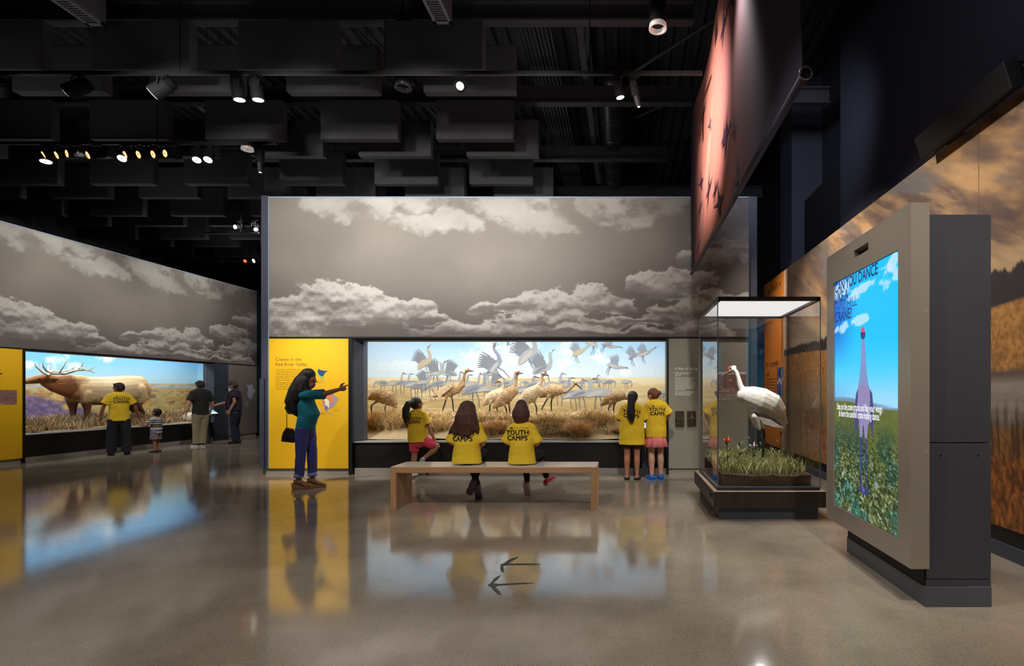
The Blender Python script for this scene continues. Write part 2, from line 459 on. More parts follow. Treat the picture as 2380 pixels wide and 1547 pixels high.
def clouds_paint(x, y):
    base = mixc(np.full(x.shape + (3,), 1.) * np.array((132., 125, 117)), (102, 95, 91), sst(540, 790, y))
    base = mixc(base, (84, 76, 76), .55 * sst(1300, 1740, x))
    base = base * (1 + .10 * (fbm(x / 150, y / 110, 91, 3)[..., None] - .5) * 2)
    wx = x + 26 * (fbm(x / 60, y / 45, 5, 4) - .5) * 2; wy = y + 16 * (fbm(x / 55, y / 40, 25, 4) - .5) * 2
    f = fbm(x / 34, y / 22, 61, 6, .62)
    def field(bl, X, Y):
        D = np.full(x.shape, -2.)
        for cx, cy, rx, ru, rd, w in bl:
            dy = (Y - cy); r2 = ((X - cx) / rx) ** 2 + (dy / np.where(dy < 0, ru, rd)) ** 2
            D = np.maximum(D, w * (1 - r2))
        return D
    # low cumulus, lit from above
    D = field(CL_LOW, wx, wy) + .85 * (f - .5) * 2
    D2 = field(CL_LOW, wx, wy + 11) + .85 * (fbm(x / 34, (y + 11) / 22, 61, 6, .62) - .5) * 2
    m = sst(-.02, .20, D)
    lay = fbm(x / 120, y / 13, 41, 5)
    sh = .50 + 1.0 * np.clip(D2 - D, -.4, .5) + .75 * (lay - .5) + .35 * (f - .5) + .20 * sst(790, 660, y)
    c = mixc(np.full(x.shape + (3,), 1.) * np.array((100., 92, 90)), (186, 181, 176), np.clip(sh, 0, 1))
    c = mixc(c, (150, 140, 136), .35 * sst(1450, 1740, x))
    out = mixc(base, (0, 0, 0), 0 * m) * (1 - m[..., None]) + c * m[..., None]
    # high torn sheets
    f2 = fbm(x / 52, y / 40, 131, 7, .62)
    D = field(CL_TOP, wx, wy) + 1.25 * (f2 - .5) * 2
    m = sst(-.05, .75, D) * .95
    sh = np.clip(.62 + .5 * (fbm(x / 90, y / 70, 77, 5) - .5) * 2 + .25 * (f2 - .5) + .2 * sst(.1, .9, D), 0, 1)
    c = mixc(np.full(x.shape + (3,), 1.) * np.array((126., 121, 114)), (180, 178, 171), sh)
    c = mixc(c, (128, 120, 118), .75 * sst(1400, 1700, x))
    return out * (1 - m[..., None]) + c * m[..., None]

PRINT = vcol('mural_print', .55, 0, 60, .03)
W = 8.74                    # front plane of the crane wall
K = F / W                   # pixels per metre there
def wx_(px): return (px - PX) / K
def wz_(py): return EYE + (PY - py) / K
ML, MR, MB_, MT = wx_(626), wx_(1740), wz_(784), wz_(457)

wall = struct(MB().box(ML, MR, W + .02, W + .26, MB_, MT).build('wall_center', SLATE_D))
grid_paint('cloud_mural', np.linspace(ML, MR, 800), np.linspace(MB_ + .012, MT - .02, 235), lambda u, v: (u, np.full_like(u, W), v),
           lambda u, v: clouds_paint(PX + u * K, PY - (v - EYE) * K), PRINT, wall)
MB().box(ML, MR, W - .01, W + .02, MT - .02, MT).build('edge_trim', TEAL_LINE, wall)
MB().box(ML, MR, W - .006, W + .02, MB_ - .02, MB_ + .012).build('shadow_gap', BLACKM, wall)
MB().box(ML - .012, ML, W - .01, W + .1, .1, MT).build('edge_trim', TEAL_LINE, wall)
# end columns
struct(MB().box(wx_(607), ML - .012, W - .0, W + .9, .1, MT + .02).box(wx_(607), wx_(617), W - .04, W, .1, wz_(880)).build('column_1', SLATE))
struct(MB().box(MR + .01, wx_(1761), W + .04, W + .9, 0, MT + .02).box(MR, MR + .012, W - .005, W + .1, 0, MT).build('column_2', SLATE))
# lower wall: yellow panel, text panel, grey panel behind the case
Z0, ZH = .1, MB_ - .02
yp = struct(MB().box(ML, wx_(810), W - .005, W + .26, Z0, ZH).build('wall_yellow_panel', YELLOW))
tp = struct(MB().box(wx_(1554), wx_(1625), W - .01, W + .26, Z0, ZH).build('wall_text_panel', GREYP))
gp = struct(MB().box(wx_(1625), MR, W + .03, W + .26, Z0, ZH).build('wall_grey_panel', GREYP))
struct(MB().box(ML - .13, wx_(812), W + .03, W + .2, 0, .1).build('baseboard_center', BASEG))
struct(MB().box(wx_(822), wx_(1551), W + .03, W + .2, 0, .1).build('baseboard_window', BASEG))
struct(MB().box(wx_(1554), MR, W + .02, W + .2, 0, .1).build('baseboard_panel', BASEG))
# diorama window 1
WL, WR, WB, WT = wx_(834), wx_(1549), wz_(1026), wz_(790)
win = empty('window_1', (0, 0, 0)); struct(win)
MB().box(wx_(812), wx_(820), W - .03, W + .3, 0, ZH).build('jamb', BLACK, win)
MB().prism([(wx_(820), W), (WL, W + .16), (WL, W + .3), (wx_(820), W + .3)], 'z', WB - .02, ZH).build('reveal', SLATE, win)
MB().box(WR, wx_(1554), W - .03, W + .3, 0, ZH).build('jamb', BLACK, win)
MB().box(wx_(820), WR, W + .05, W + .3, .1, WB - .02).build('knee_wall', BLACK, win)
MB().box(wx_(820), WR, W + .02, W + .3, WB - .02, WB).build('sill', pbr('satin_sill', (150, 150, 148), .35), win)
MB().box(wx_(820), WR, W + .02, W + .3, WT, ZH).build('head_rail', BLACKM, win)
MB().box(WL, WR, W + .17, W + .178, WB, WT).build('glass_pane', pane_mat('diorama_glass', 1.3), win)

def scribble(parent, mat, loc, face, widths, h, step, seed=1, name='caption'):
    """rows of fine print too small to read: short uneven strokes"""
    m = MB(); r = random.Random(seed)
    for k, w in enumerate(widths):
        u = 0.; left = 0
        while u < w:
            if left <= 0: left = r.randint(2, 8); u += h * .5
            n = h * r.uniform(.16, .30); t = h * r.choice((.62, .62, .62, .95)); y = -k * step; z = y - (h * .25 if r.random() < .1 else 0)
            m.flat([(u, z), (u + n, z), (u + n, y + t), (u, y + t)], lambda a, b: (a, b, 0))
            if r.random() < .6: m.flat([(u + n, y + .5 * h), (u + h * .42, y + .5 * h), (u + h * .42, y + .62 * h), (u + n, y + .62 * h)], lambda a, b: (a, b, 0))
            u += h * .5; left -= 1
    o = m.build(name, mat, parent); o.location = loc; o.rotation_euler = WALLROT[face]
    return o
# texts on the yellow panel
t = lettering('Cranes in the\nRed River Valley', .072, (wx_(641), W - .008, wz_(838)), '-y', INKO, yp, .0002, 1.08, 1.14)
body = ["It's early May. The Red River Valley in", 'northwestern Minnesota is a chorus of', 'rattles, and bugles, the sound of cranes', 'returning from their winter homes in', 'Texas. Most will fly on to Canada; some', "will nest in Minnesota's wetlands."]
lettering('\n'.join(body), .0275, (wx_(641), W - .008, wz_(860)), '-y', INKO, yp, 0, 1.06, 1.25)
lettering('This flat region was once the bed of\nLake Agassiz, formed by meltwater at\nthe end of the last ice age, as shown\nin the foreground map.', .0275, (wx_(641), W - .008, wz_(890)), '-y', INKO, yp, 0, 1.06, 1.25)
def patch(poly, mat, name, parent, P):
    return MB().flat(poly, P).build(name, mat, parent)
PW = lambda d: (lambda x, y: (wx_(x), W - .007 - d, wz_(y)))
def q1(x, y): return (650 + x / 1644 * 170, 850 + y / 1547 * 160)
patch([q1(*p) for p in ((860, 90), (895, 60), (905, 95), (960, 95), (1010, 110), (1085, 105), (1040, 140), (1000, 190), (985, 235), (930, 225), (885, 190), (865, 150))], pbr('map_blue', (20, 70, 120), .6), 'map', yp, PW(.001))
patch([q1(*p) for p in ((855, 120), (868, 115), (872, 165), (890, 195), (930, 228), (985, 236), (965, 280), (945, 322), (925, 280), (890, 240), (865, 195))], pbr('map_green', (150, 175, 100), .6), 'map', yp, PW(.0005))
patch([q1(*p) for p in ((980, 295), (1010, 300), (1040, 350), (1010, 345))], MATS['map_green'], 'map', yp, PW(.0005))
patch([q1(*p) for p in ((950, 790), (1000, 740), (1100, 660), (1210, 620), (1260, 680), (1340, 740), (1290, 800), (1230, 890), (1200, 940), (1225, 975), (1190, 940), (1100, 960), (1080, 1000), (1100, 1045), (1180, 1065), (1215, 1110), (1130, 1070), (1060, 1040), (1020, 960), (970, 870))], pbr('map_mauve', (165, 145, 165), .6), 'map', yp, PW(.0005))
patch([q1(*p) for p in ((1030, 720), (1060, 650), (1200, 655), (1205, 835), (1150, 830), (1110, 770))], pbr('map_coral', (222, 130, 85), .6), 'map', yp, PW(.001))
patch([q1(*p) for p in ((1010, 735), (1060, 740), (1120, 790), (1115, 940), (1080, 930), (1050, 880), (1030, 880))], pbr('map_cream', (238, 225, 185), .6), 'map', yp, PW(.0015))
patch([q1(*p) for p in ((955, 830), (1000, 770), (1030, 800), (1020, 840), (980, 850))], MATS['map_coral'], 'map', yp, PW(.0015))
patch([q1(*p) for p in ((1020, 920), (1060, 890), (1095, 930), (1060, 985), (1030, 1000))], pbr('map_violet', (105, 105, 190), .6), 'map', yp, PW(.002))
patch([q1(*p) for p in ((845, 990), (945, 990), (945, 1035), (845, 1035))], pbr('map_key_lilac', (205, 180, 190), .6), 'map_key', yp, PW(.001))
patch([q1(*p) for p in ((170, 860), (300, 860), (300, 970), (170, 970))], MATS['map_key_lilac'], 'map_key', yp, PW(.001))
for x0, y0, ws in ((729, 886, (.15, .13)), (738, 960, (.16, .12)), (776, 952, (.11, .08))):
    scribble(yp, INKO, (wx_(x0), W - .008, wz_(y0)), '-y', ws, .010, .022, x0)

# texts on the grey-green panel
lettering('A Rite of Spring', .066, (wx_(1568.5), W - .013, wz_(859.5)), '-y', WHITEINK, tp, .0006, 1.0, 1, sx=.88)
para = ['Sandhill cranes perform leaping, dipping', 'courtship displays in an elaborate', 'mating ritual.', '', 'See the preening crane with spread wings?', 'And a leaping trio beyond? Their mating', 'dances include head pumping, leaping,', 'bowing, and tuft tossing, all accompanied by', 'a chorus of croaking whoops. Once cranes', 'mate, they build nests of reeds and marsh', 'grass. Both parents protect hatchlings from', 'predators. Chicks stay with their families', 'for about nine months.', '', 'The three white birds to the left are highly', 'endangered whooping cranes, which have', 'often migrated alongside sandhills.']
y = 866.6
for ln in para:
    if not ln: y += 1.7; continue
    lettering(ln, .031, (wx_(1568.5), W - .013, wz_(y)), '-y', WHITEINK, tp, .0006, 1.0, 1, sx=.60); y += 3.45
# two bronze relief blocks
BRONZE = pbr('dark_bronze', (74, 66, 54), .35, .7, var=.4, vscale=60, bump=.8, bscale=90)
for x0, lab in ((1569, 'bronze relief of dancing cranes, nearer the diorama window'), (1596.5, 'bronze relief of a crane with spread wings, nearer the glass case')):
    r = thing('tactile_relief', lab, 'relief', (wx_(x0), W - .012, wz_(985)), 0, 'bronze reliefs')
    m = MB().box(0, .148, -.03, 0, .0, .205); m.build('block', BRONZE, r, .006)
    MB().box(.0, .148, -.055, 0, -.01, .035).build('ledge', BRONZE, r, .004)
    MB().prism([(0, .205), (.148, .205), (.148, .225), (0, .225)], 'y', -.025, 0).build('top_edge', pbr('bronze_edge', (150, 110, 70), .3, .6), r, .004)
    fig = MB(); rr = random.Random(x0)
    if x0 < 1580:
        for k in range(4):
            cx = .03 + k * .03; fig.tube([(cx, -.036, .05), (cx + .004, -.042, .10), (cx - .008, -.042, .13)], [.004, .012, .004], 8); fig.tube([(cx - .008, -.04, .13), (cx + .008, -.044, .165), (cx + .02, -.04, .17)], [.005, .004, .002], 6)
    else:
        fig.tube([(.074, -.04, .05), (.074, -.045, .11), (.078, -.042, .17)], [.012, .016, .004], 8)
        fig.tube([(.074, -.042, .12), (.045, -.042, .105), (.018, -.04, .07)], [.012, .009, .003], 6); fig.tube([(.074, -.042, .12), (.105, -.042, .11), (.132, -.04, .075)], [.012, .009, .003], 6)
    fig.build('relief_figure', pbr('worn_bronze', (150, 140, 124), .3, .8), r, 0, True)
# photo print behind the case
def heath_paint(u, v):
    n = fbm(u * 40, v * 40, 3, 4); m = fbm(u * 9, v * 9, 8, 3)
    c = mixc(np.full(u.shape + (3,), 1.) * np.array((104., 76, 76)), (168, 128, 120), n)
    c = mixc(c, (210, 215, 225), sst(.40, .46, v)); c = mixc(c, (235, 225, 228), sst(.62, .75, m) * sst(.2, .12, np.hypot(u - .22, v - .16)))
    return c
x0, x1 = wx_(1668), wx_(1735)
grid_paint('photo_print', np.linspace(0, x1 - x0, 90), np.linspace(0, .47, 70), lambda u, v: (x0 + u, np.full_like(u, W + .024), wz_(902) - .13 + v * .85), heath_paint, PRINT, gp)
scribble(gp, WHITEINK, (wx_(1670), W + .02, wz_(909)), '-y', (.18, .0, .22, .23, .2), .022, .034, 5)

# ------------------------------------------------------------------ left wall with the elk window
XL = -11.5
def yL(px): return -XL * F / (PX - px)
wl = struct(MB().box(XL - .26, XL - .02, 8.6, yL(597), 2.2, 4.5).build('wall_left', SLATE_D))
grid_paint('cloud_mural', np.linspace(8.6, yL(597), 520), np.linspace(2.2, 4.5, 190), lambda u, v: (np.full_like(u, XL), u, v),
           lambda u, v: clouds_paint(626 + (u - 8.8) * K, 784 - (v - 2.2) / 2.3 * 327), PRINT, wl)
MB().box(XL - .02, XL + .01, 8.6, yL(597), 4.5, 4.52).build('edge_trim', TEAL_LINE, wl)
MB().box(XL - .02, XL + .006, 8.6, yL(597), 2.175, 2.2).build('shadow_gap', BLACKM, wl)
ylp = struct(MB().box(XL - .26, XL, 8.6, yL(52), .1, 2.175).build('wall_left_yellow_panel', YELLOW))
glp = struct(MB().box(XL - .26, XL, yL(530), yL(597), .1, 2.175).build('wall_left_grey_panel', TAUPE))
struct(MB().box(XL - .2, XL - .03, 8.6, yL(53), 0, .1).build('baseboard_left', BASEG))
struct(MB().box(XL - .2, XL - .03, yL(57), yL(500), 0, .1).build('baseboard_left_window', BASEG))
struct(MB().box(XL - .2, XL - .03, yL(530), yL(597), 0, .1).build('baseboard_left_panel', BASEG))
win2 = empty('window_2'); struct(win2)
EB, ET = .545, 2.16
MB().box(XL - .3, XL + .02, yL(52), yL(57), 0, 2.175).build('jamb', BLACK, win2)
MB().box(XL - .3, XL + .01, yL(497), yL(530), 0, 2.175).build('jamb', SLATE, win2)
MB().box(XL - .3, XL - .03, yL(57), yL(497), .1, EB - .02).build('knee_wall', BLACK, win2)
MB().box(XL - .3, XL - .01, yL(57), yL(497), EB - .02, EB).build('sill', MATS['satin_sill'], win2)
MB().box(XL - .3, XL - .01, yL(57), yL(497), ET, 2.175).build('head_rail', BLACKM, win2)
MB().box(XL - .188, XL - .18, yL(57), yL(497), EB, ET).build('glass_pane', MATS['diorama_glass'], win2)
grid_paint('photo_print', np.linspace(9.2, yL(39), 40), np.linspace(1.13, 1.40, 30), lambda u, v: (np.full_like(u, XL + .004), u, v),
           lambda u, v: heath_paint((u - 9.2) * .5, (v - 1.13) * 1.5), PRINT, ylp)
patch([(yL(-14), 1.68), (yL(3), 1.69), (yL(6), 1.71), (yL(-2), 1.71), (yL(-8), 1.76), (yL(-20), 1.73)], INK, 'bird_mark', ylp, lambda u, v: (XL + .004, u, v))
patch([(yL(px), fz(py, yL(px))) for px, py in ((572, 893), (578, 895), (585, 892), (588, 900), (593, 908), (588, 916), (586, 924), (580, 923), (588, 930), (578, 926), (574, 915), (577, 903))], pbr('map_lavender', (190, 182, 200), .6), 'map', glp, lambda u, v: (XL + .004, u, v))
patch([(yL(px), fz(py, yL(px))) for px, py in ((531, 899), (540, 901), (540, 915), (531, 914))], WHITEINK, 'map_key', glp, lambda u, v: (XL + .004, u, v))
scribble(glp, WHITEINK, (XL + .004, yL(569), fz(926, yL(569))), '+x', (.06, 0, .16, .16, .15, .14), .03, .045, 9)

# ------------------------------------------------------------------ right wall: sunset mural
XR = 3.1
def sunset_paint(u, v):      # u = world y, v = z
    s = (10.25 - u)
    a = s * .86 - v * .5; b = s * .5 + v * .86
    n1 = fbm(a * .9, b * 3.4, 12, 6, .58); n2 = fbm(a * .6 + 9, b * 2.6, 33, 6, .58); n3 = fbm(a * 1.4, b * 8, 52, 6, .6)
    c = mixc(np.full(u.shape + (3,), 1.) * np.array((104., 84, 76)), (196, 152, 104), sst(.32, .66, n1))
    c = mixc(c, (116, 112, 112), .85 * sst(.45, .68, n2)); c = mixc(c, (216, 172, 118), .5 * sst(.55, .75, n3))
    c = mixc(c, (212, 172, 148), .55 * sst(2.6, .4, s)); c = mixc(c, (196, 178, 150), .6 * sst(2.75, 2.2, v))
    hz = 2.02 + .05 * np.sin(s * .9 + 1.2) + .06 * sst(4.2, 6.2, s)
    tr = hz + .06 + .16 * fbm(s * 5, v * 0, 71, 4) * sst(0, 3, s) + .09 * fbm(s * 24, v * 3, 72, 3) + .10 * sst(5, 6.2, s)
    c = mixc(c, (62, 54, 56), sst(tr + .02, tr - .02, v))
    st = fbm(s * 22, v * 20, 81, 5, .6); st2 = fbm(s * 40 + v * 8, v * 30, 82, 3, .6)
    fld = mixc(np.full(u.shape + (3,), 1.) * np.array((140., 96, 54)), (204, 146, 82), sst(.25, .75, .5 * st + .5 * st2))
    c = c * (1 - sst(hz, hz - .03, v)[..., None]) + fld * sst(hz, hz - .03, v)[..., None]
    pond = sst(1.56, 1.50, v + .05 * (st - .5)) * sst(1.02, 1.12, v + .10 * (st - .5)) * sst(3.2, 4.6, s)
    wat = mixc(np.full(u.shape + (3,), 1.) * np.array((120., 110, 104)), (176, 162, 146), fbm(s * 2, v * 16, 83, 4)); wat = mixc(wat, (92, 76, 66), .8 * sst(1.40, 1.52, v))
    c = c * (1 - pond[..., None]) + wat * pond[..., None]
    ree = fbm(s * 45 + 4 * v, v * 2.2, 84, 5); hh = 1.05 + .30 * fbm(s * 22, 0 * v, 85, 4)
    m = sst(hh + .1, hh - .15, v) * (.35 + .65 * sst(.4, .62, ree))
    c = mixc(c, (76, 58, 46), m * .8)
    low = mixc(np.full(u.shape + (3,), 1.) * np.array((96., 60, 32)), (196, 118, 58), sst(.28, .72, .55 * fbm(s * 34, v * 14, 86, 5) + .45 * st2))
    k = sst(.98, .72, v + .12 * (ree - .5)); c = c * (1 - k[..., None]) + low * k[..., None]
    gy = sst(3.4, 1.0, s) * sst(1.75, 1.35, v); c = mixc(c, (128, 112, 92), .55 * gy)
    return c
yy = np.concatenate([np.linspace(-1.5, 3.7, 90)[:-1], np.linspace(3.7, fx(0, 0) + 10.25, 560)])
wr = struct(MB().box(XR + .02, XR + .2, -1.5, 12.4, .24, 3.705).build('wall_right', SLATE_D))
grid_paint('sunset_mural', yy, np.linspace(.25, 3.71, 300), lambda u, v: (np.full_like(u, XR), u, v), sunset_paint, vcol('sunset_print', .55, 0, 160, .10, (1, 1, .35)), wr)
for ys in (8.05, 4.62):
    MB().box(XR - .0015, XR + .01, ys, ys + .006, .25, 3.71).build('panel_seam', pbr('seam', (110, 90, 66), .6), wr)
op = MB().box(XR - .004, XR + .02, 10.26, 11.66, .25, 3.71).build('orange_panel', ORANGE, wr)
INKB = pbr('rust_ink', (120, 62, 22), .6)
scribble(wr, INKB, (XR - .009, 11.45, fz(676, 11.2) - .05), '-x', (1.0,), .15, .3, 3)
scribble(wr, INKB, (XR - .009, 11.55, 1.90), '-x', (.95, .3), .12, .2, 4)
scribble(wr, INKB, (XR - .009, 11.55, 1.62), '-x', (.95, .9, 1.0, .92, .97, .75, 0, .95, 1.0, .9, .92, .88, .5), .04, .062, 6)
grid_paint('photo_print', np.linspace(10.28, 10.68, 30), np.linspace(1.2, 1.85, 40), lambda u, v: (np.full_like(u, XR - .008), u, v),
           lambda u, v: mixc(mixc(np.full(u.shape + (3,), 1.) * np.array((60., 84, 128)), (36, 52, 80), sst(.45, .6, fbm(u * 6, v * 9, 4, 4))), (196, 170, 160), sst(.05, .02, np.abs(v - 1.58 - .04 * np.sin(u * 30)))), PRINT, wr)
struct(MB().box(XR + .03, XR + .2, -1.5, 12.4, .115, .24).build('trim_1', BLACK))
struct(MB().box(XR + .0, XR + .2, -1.5, 12.4, 0, .115).build('baseboard_right', SLATE))
# dark upper walls and columns behind the mural
struct(MB().box(3.42, 3.7, -2, 8.36, 3.0, 7.6).build('wall_upper_right', NAVY))
struct(MB().box(3.3, 4.06, 10.4, 11.15, 0, 7.6).build('column_3', pbr('column_paint', (64, 67, 80), .6, var=.04)))
struct(MB().box(3.55, 3.8, 8.36, 18, 0, 5.1).build('wall_recess', DARK))
struct(MB().box(3.9, 4.1, 8.3, 18, 0, 7.6).build('wall_far_right', NAVY))
struct(MB().box(-14, 4.2, 18, 18.2, 0, 7.6).build('wall_back', pbr('back_wall_paint', (30, 32, 40), .8)))
struct(MB().box(-14.2, -14, -4, 18.2, 0, 7.6).build('wall_far_left', DARK))
struct(MB().box(XL - 2.6, XL + .8, 16.62, 16.8, .1, 4.5).build('wall_left_end', pbr('deep_blue_slate', (38, 50, 66), .5)))
struct(MB().box(-14, 4.2, -4.2, -4, 0, 7.6).build('wall_front', DARK))
# wall-mounted sound bar over the mural
sb = thing('sound_bar', 'long black tilted bar speaker bracketed above the sunset mural', 'speaker', (XR - .02, 4.65, 3.80))
M = Matrix.Rotation(math.radians(-18), 4, 'Y')
MB().box(-.16, -.05, -.62, .62, -.09, .13, M).build('cabinet', BLACKM, sb, .006)
MB().box(-.05, .33, -.60, -.57, -.03, .09).build('bracket', BLACKM, sb)
MB().box(-.05, .33, .50, .53, -.03, .09).build('bracket', BLACKM, sb)
MB().tube([(-.02, -.585, .05), (-.02, -.64, .05)], [.012, .012], 10).build('bolt', pbr('bolt_steel', (150, 150, 150), .3, .9), sb)
# ------------------------------------------------------------------ ceiling
m = MB(); X = -14.0; vs = []; prof = []
while X < 4.2:
    prof += [(X, 7.62), (X + .09, 7.62), (X + .12, 7.54), (X + .21, 7.54)]; X += .24
n = len(prof)
m.add([(x, -4, z) for x, z in prof] + [(x, 18.2, z) for x, z in prof], [(k, k + 1, n + k + 1, n + k) for k in range(n - 1)])
ce = struct(m.build('ceiling', DECK))
BEAMY = (4.9, 6.84, 8.77, 10.9, 13.0, 15.2)
ORD = ['first', 'second', 'third', 'fourth', 'fifth', 'sixth', 'seventh', 'eighth', 'ninth', 'tenth', 'eleventh', 'twelfth', 'thirteenth']
for i, y in enumerate(BEAMY):
    b = MB().box(-14, .9 if i % 2 else 3.4, y - .07, y + .07, 6.12, 6.15).box(-14, .9 if i % 2 else 3.4, y - .012, y + .012, 6.15, 6.36).box(-14, .9 if i % 2 else 3.4, y - .07, y + .07, 6.36, 6.39)
    struct(b.build('beam_%d' % (i + 1), STEEL))
# open web joists running away from the camera
for i, x in enumerate((-.62, -7.6, 2.2)):
    b = MB().box(x - .05, x + .05, 4, 18, 6.45, 6.51).box(x - .05, x + .05, 4, 18, 7.3, 7.36)
    y = 4.2; up = True
    while y < 17.4:
        z0, z1 = (6.48, 7.33) if up else (7.33, 6.48)
        b.tube([(x, y, z0), (x, y + .75, z1)], [.018, .018], 6, round_ends=False); y += .75; up = not up
    struct(b.build('joist_%d' % (i + 1), STEEL))
# cross bracing pipes
for i, (p, q) in enumerate((((.2, 6.4, 6.3), (-.9, 7.0, 7.2)), ((.1, 8.4, 6.4), (2.6, 7.2, 7.3)), ((.1, 10.8, 6.9), (2.4, 9.4, 7.2)), ((-1.9, 8.9, 6.5), (-2.6, 10.6, 6.9)), ((-5.0, 9.0, 6.3), (-4.2, 10.4, 5.9)))):
    struct(MB().tube([p, q], [.025, .025], 8).build('brace_beam_%d' % (i + 1), STEEL))
# fluted metal raceway, ducts, conduits
rw = thing('cable_raceway', 'bundle of parallel grey conduits running back under the roof deck', 'conduit', (-1.53, 5.0, 6.75))
for k in range(8):
    MB().tube([(k * .062, 0, 0), (k * .062, 12, 0)], [.022, .022], 8).build('pipe', STEEL, rw, 0, True)
for x, z, lab in ((-4.25, 6.6, 'pair of slim conduits crossing above the middle acoustic panels'), (-7.2, 6.7, 'pair of slim conduits crossing above the leftmost acoustic panels')):
    c = thing('conduit_pair', lab, 'conduit', (x, 4.5, z))
    for k in (0, .12): MB().tube([(k, 0, 0), (k + .7, 6.5, .1)], [.028, .028], 8).build('pipe', STEEL, c, 0, True)
dk = thing('round_duct', 'dark spiral round air duct under the roof beside the track lights', 'duct', (0, 0, 0))
DUCT = pbr('duct_metal', (56, 57, 62), .35, .6)
d = MB(); r = .24
pts = [(-.22, 8.9, 6.55), (-.22, 14.5, 6.55)]
d.tube(pts, [r, r], 24); d.build('duct_barrel', DUCT, dk, 0, True)
for k in range(8):
    MB().tube([(-.22, 9.1 + k * .7, 6.55), (-.22, 9.13 + k * .7, 6.55)], [r + .012, r + .012], 24, round_ends=False).build('duct_rib', DUCT, dk, 0, True)
def diffuser(x, y1, w, z, lab):
    t = thing('air_diffuser', lab, 'air vent', (x, y1, z))
    MB().box(0, w, -2.5, 0, 0, .4).build('plenum', pbr('plenum_paint', (66, 66, 74), .6), t)
    for a in (.06, w - .06): MB().tube([(a, -.3, .4), (a, -.3, 7.56 - z)], [.006, .006], 6).build('hanger_rod', BLACKM, t)
    fr = pbr('vent_frame', (86, 86, 92), .5)
    for a, b, c, e in ((0, .03, -2.5, 0), (w - .03, w, -2.5, 0), (0, w, -.05, 0)): MB().box(a, b, c, e, -.03, 0).build('frame', fr, t)
    for k in range(34):
        yy0 = -.07 - k * .035
        MB().box(.03, w - .03, yy0 - .012, yy0, -.022, -.004).build('slat', fr, t)
diffuser(-6.17, 6.1, .20, 5.6, 'long slotted air vent box at the top left of the ceiling')
diffuser(-2.17, 6.07, .20, 5.6, 'slotted air vent box hanging over the middle of the gallery')
# acoustic baffles in staggered rows
rows = [(6.45, 0), (6.905, 1), (8.2, 0), (8.79, 1), (9.97, 0), (10.65, 1), (11.73, 0), (12.45, 1), (13.5, 0), (14.2, 1), (15.3, 0), (16.0, 1)]
bm_ = MB().box(0, 1.2, 0, .13, 0, .61).mesh('acoustic_panel')
wm = MB().tube([(0, .065, .60), (0, .065, 2.27)], [.004, .004], 5, round_ends=False).mesh('hanger')
for ri, (y, par) in enumerate(rows):
    k = 0
    for k in range(8):
        xl = (-2.62 if par else -2.915) - 1.79 * k
        pxr = PX + (xl + 1.2) / y * F
        if pxr < -10 or xl < -13.8: continue
        o = tag(link_mesh('acoustic_panel', bm_, BAFFLE), 'dark grey hanging acoustic panel, %s from the banner side in the %s row back' % (ORD[k], ORD[ri]), 'acoustic panel', 'acoustic panels under the ceiling')
        o.location = (xl, y, 5.28 - .0 * par)
        md = o.modifiers.new('edge', 'BEVEL'); md.width = .012; md.segments = 2
        for x in (.18, 1.02): link_mesh('hanger', wm, BLACKM, o).location.x = x
# track lights
def track_rail(x0, x1, y, z, lab):
    t = thing('lighting_track', lab, 'lighting track', (x0, y, z))
    MB().box(0, x1 - x0, -.02, .02, -.02, .02).build('rail', BLACKM, t, .003)
    MB().box(0, x1 - x0, -.008, .008, -.026, -.02).build('slot', pbr('track_slot', (44, 40, 37), .5, 0), t)
    k = .8
    while k < x1 - x0:
        MB().tube([(k, 0, .02), (k, 0, 7.55 - z)], [.006, .006], 6).build('hanger_rod', BLACKM, t); k += 2.4
T1Y, T1Z, T2Y, T2Z = 6.2, 5.09, 7.94, 5.09
track_rail(-8.4, .92, T1Y, T1Z, 'nearer black lighting track spanning the gallery under the front acoustic panels')
track_rail(-10.2, -5.2, T2Y, T2Z, 'farther black lighting track with the row of glowing spotlights')
track_rail(-9.2, -8.0, 11.6, 4.85, 'short black lighting track over the elk window wall')
track_rail(-11.2, -9.6, 14.5, 4.95, 'farthest black lighting track at the corner of the elk wall')
HOT = glow('warm_lamp_lens', (255, 170, 120), 2.2); WHT = glow('white_lamp_lens', (255, 250, 240), 4.); STAR = glow('bright_lamp_lens', (255, 235, 210), 14.); RED = glow('red_lamp_lens', (255, 60, 30), 6.)
REFL = pbr('lamp_reflector', (200, 196, 190), .25, .6)
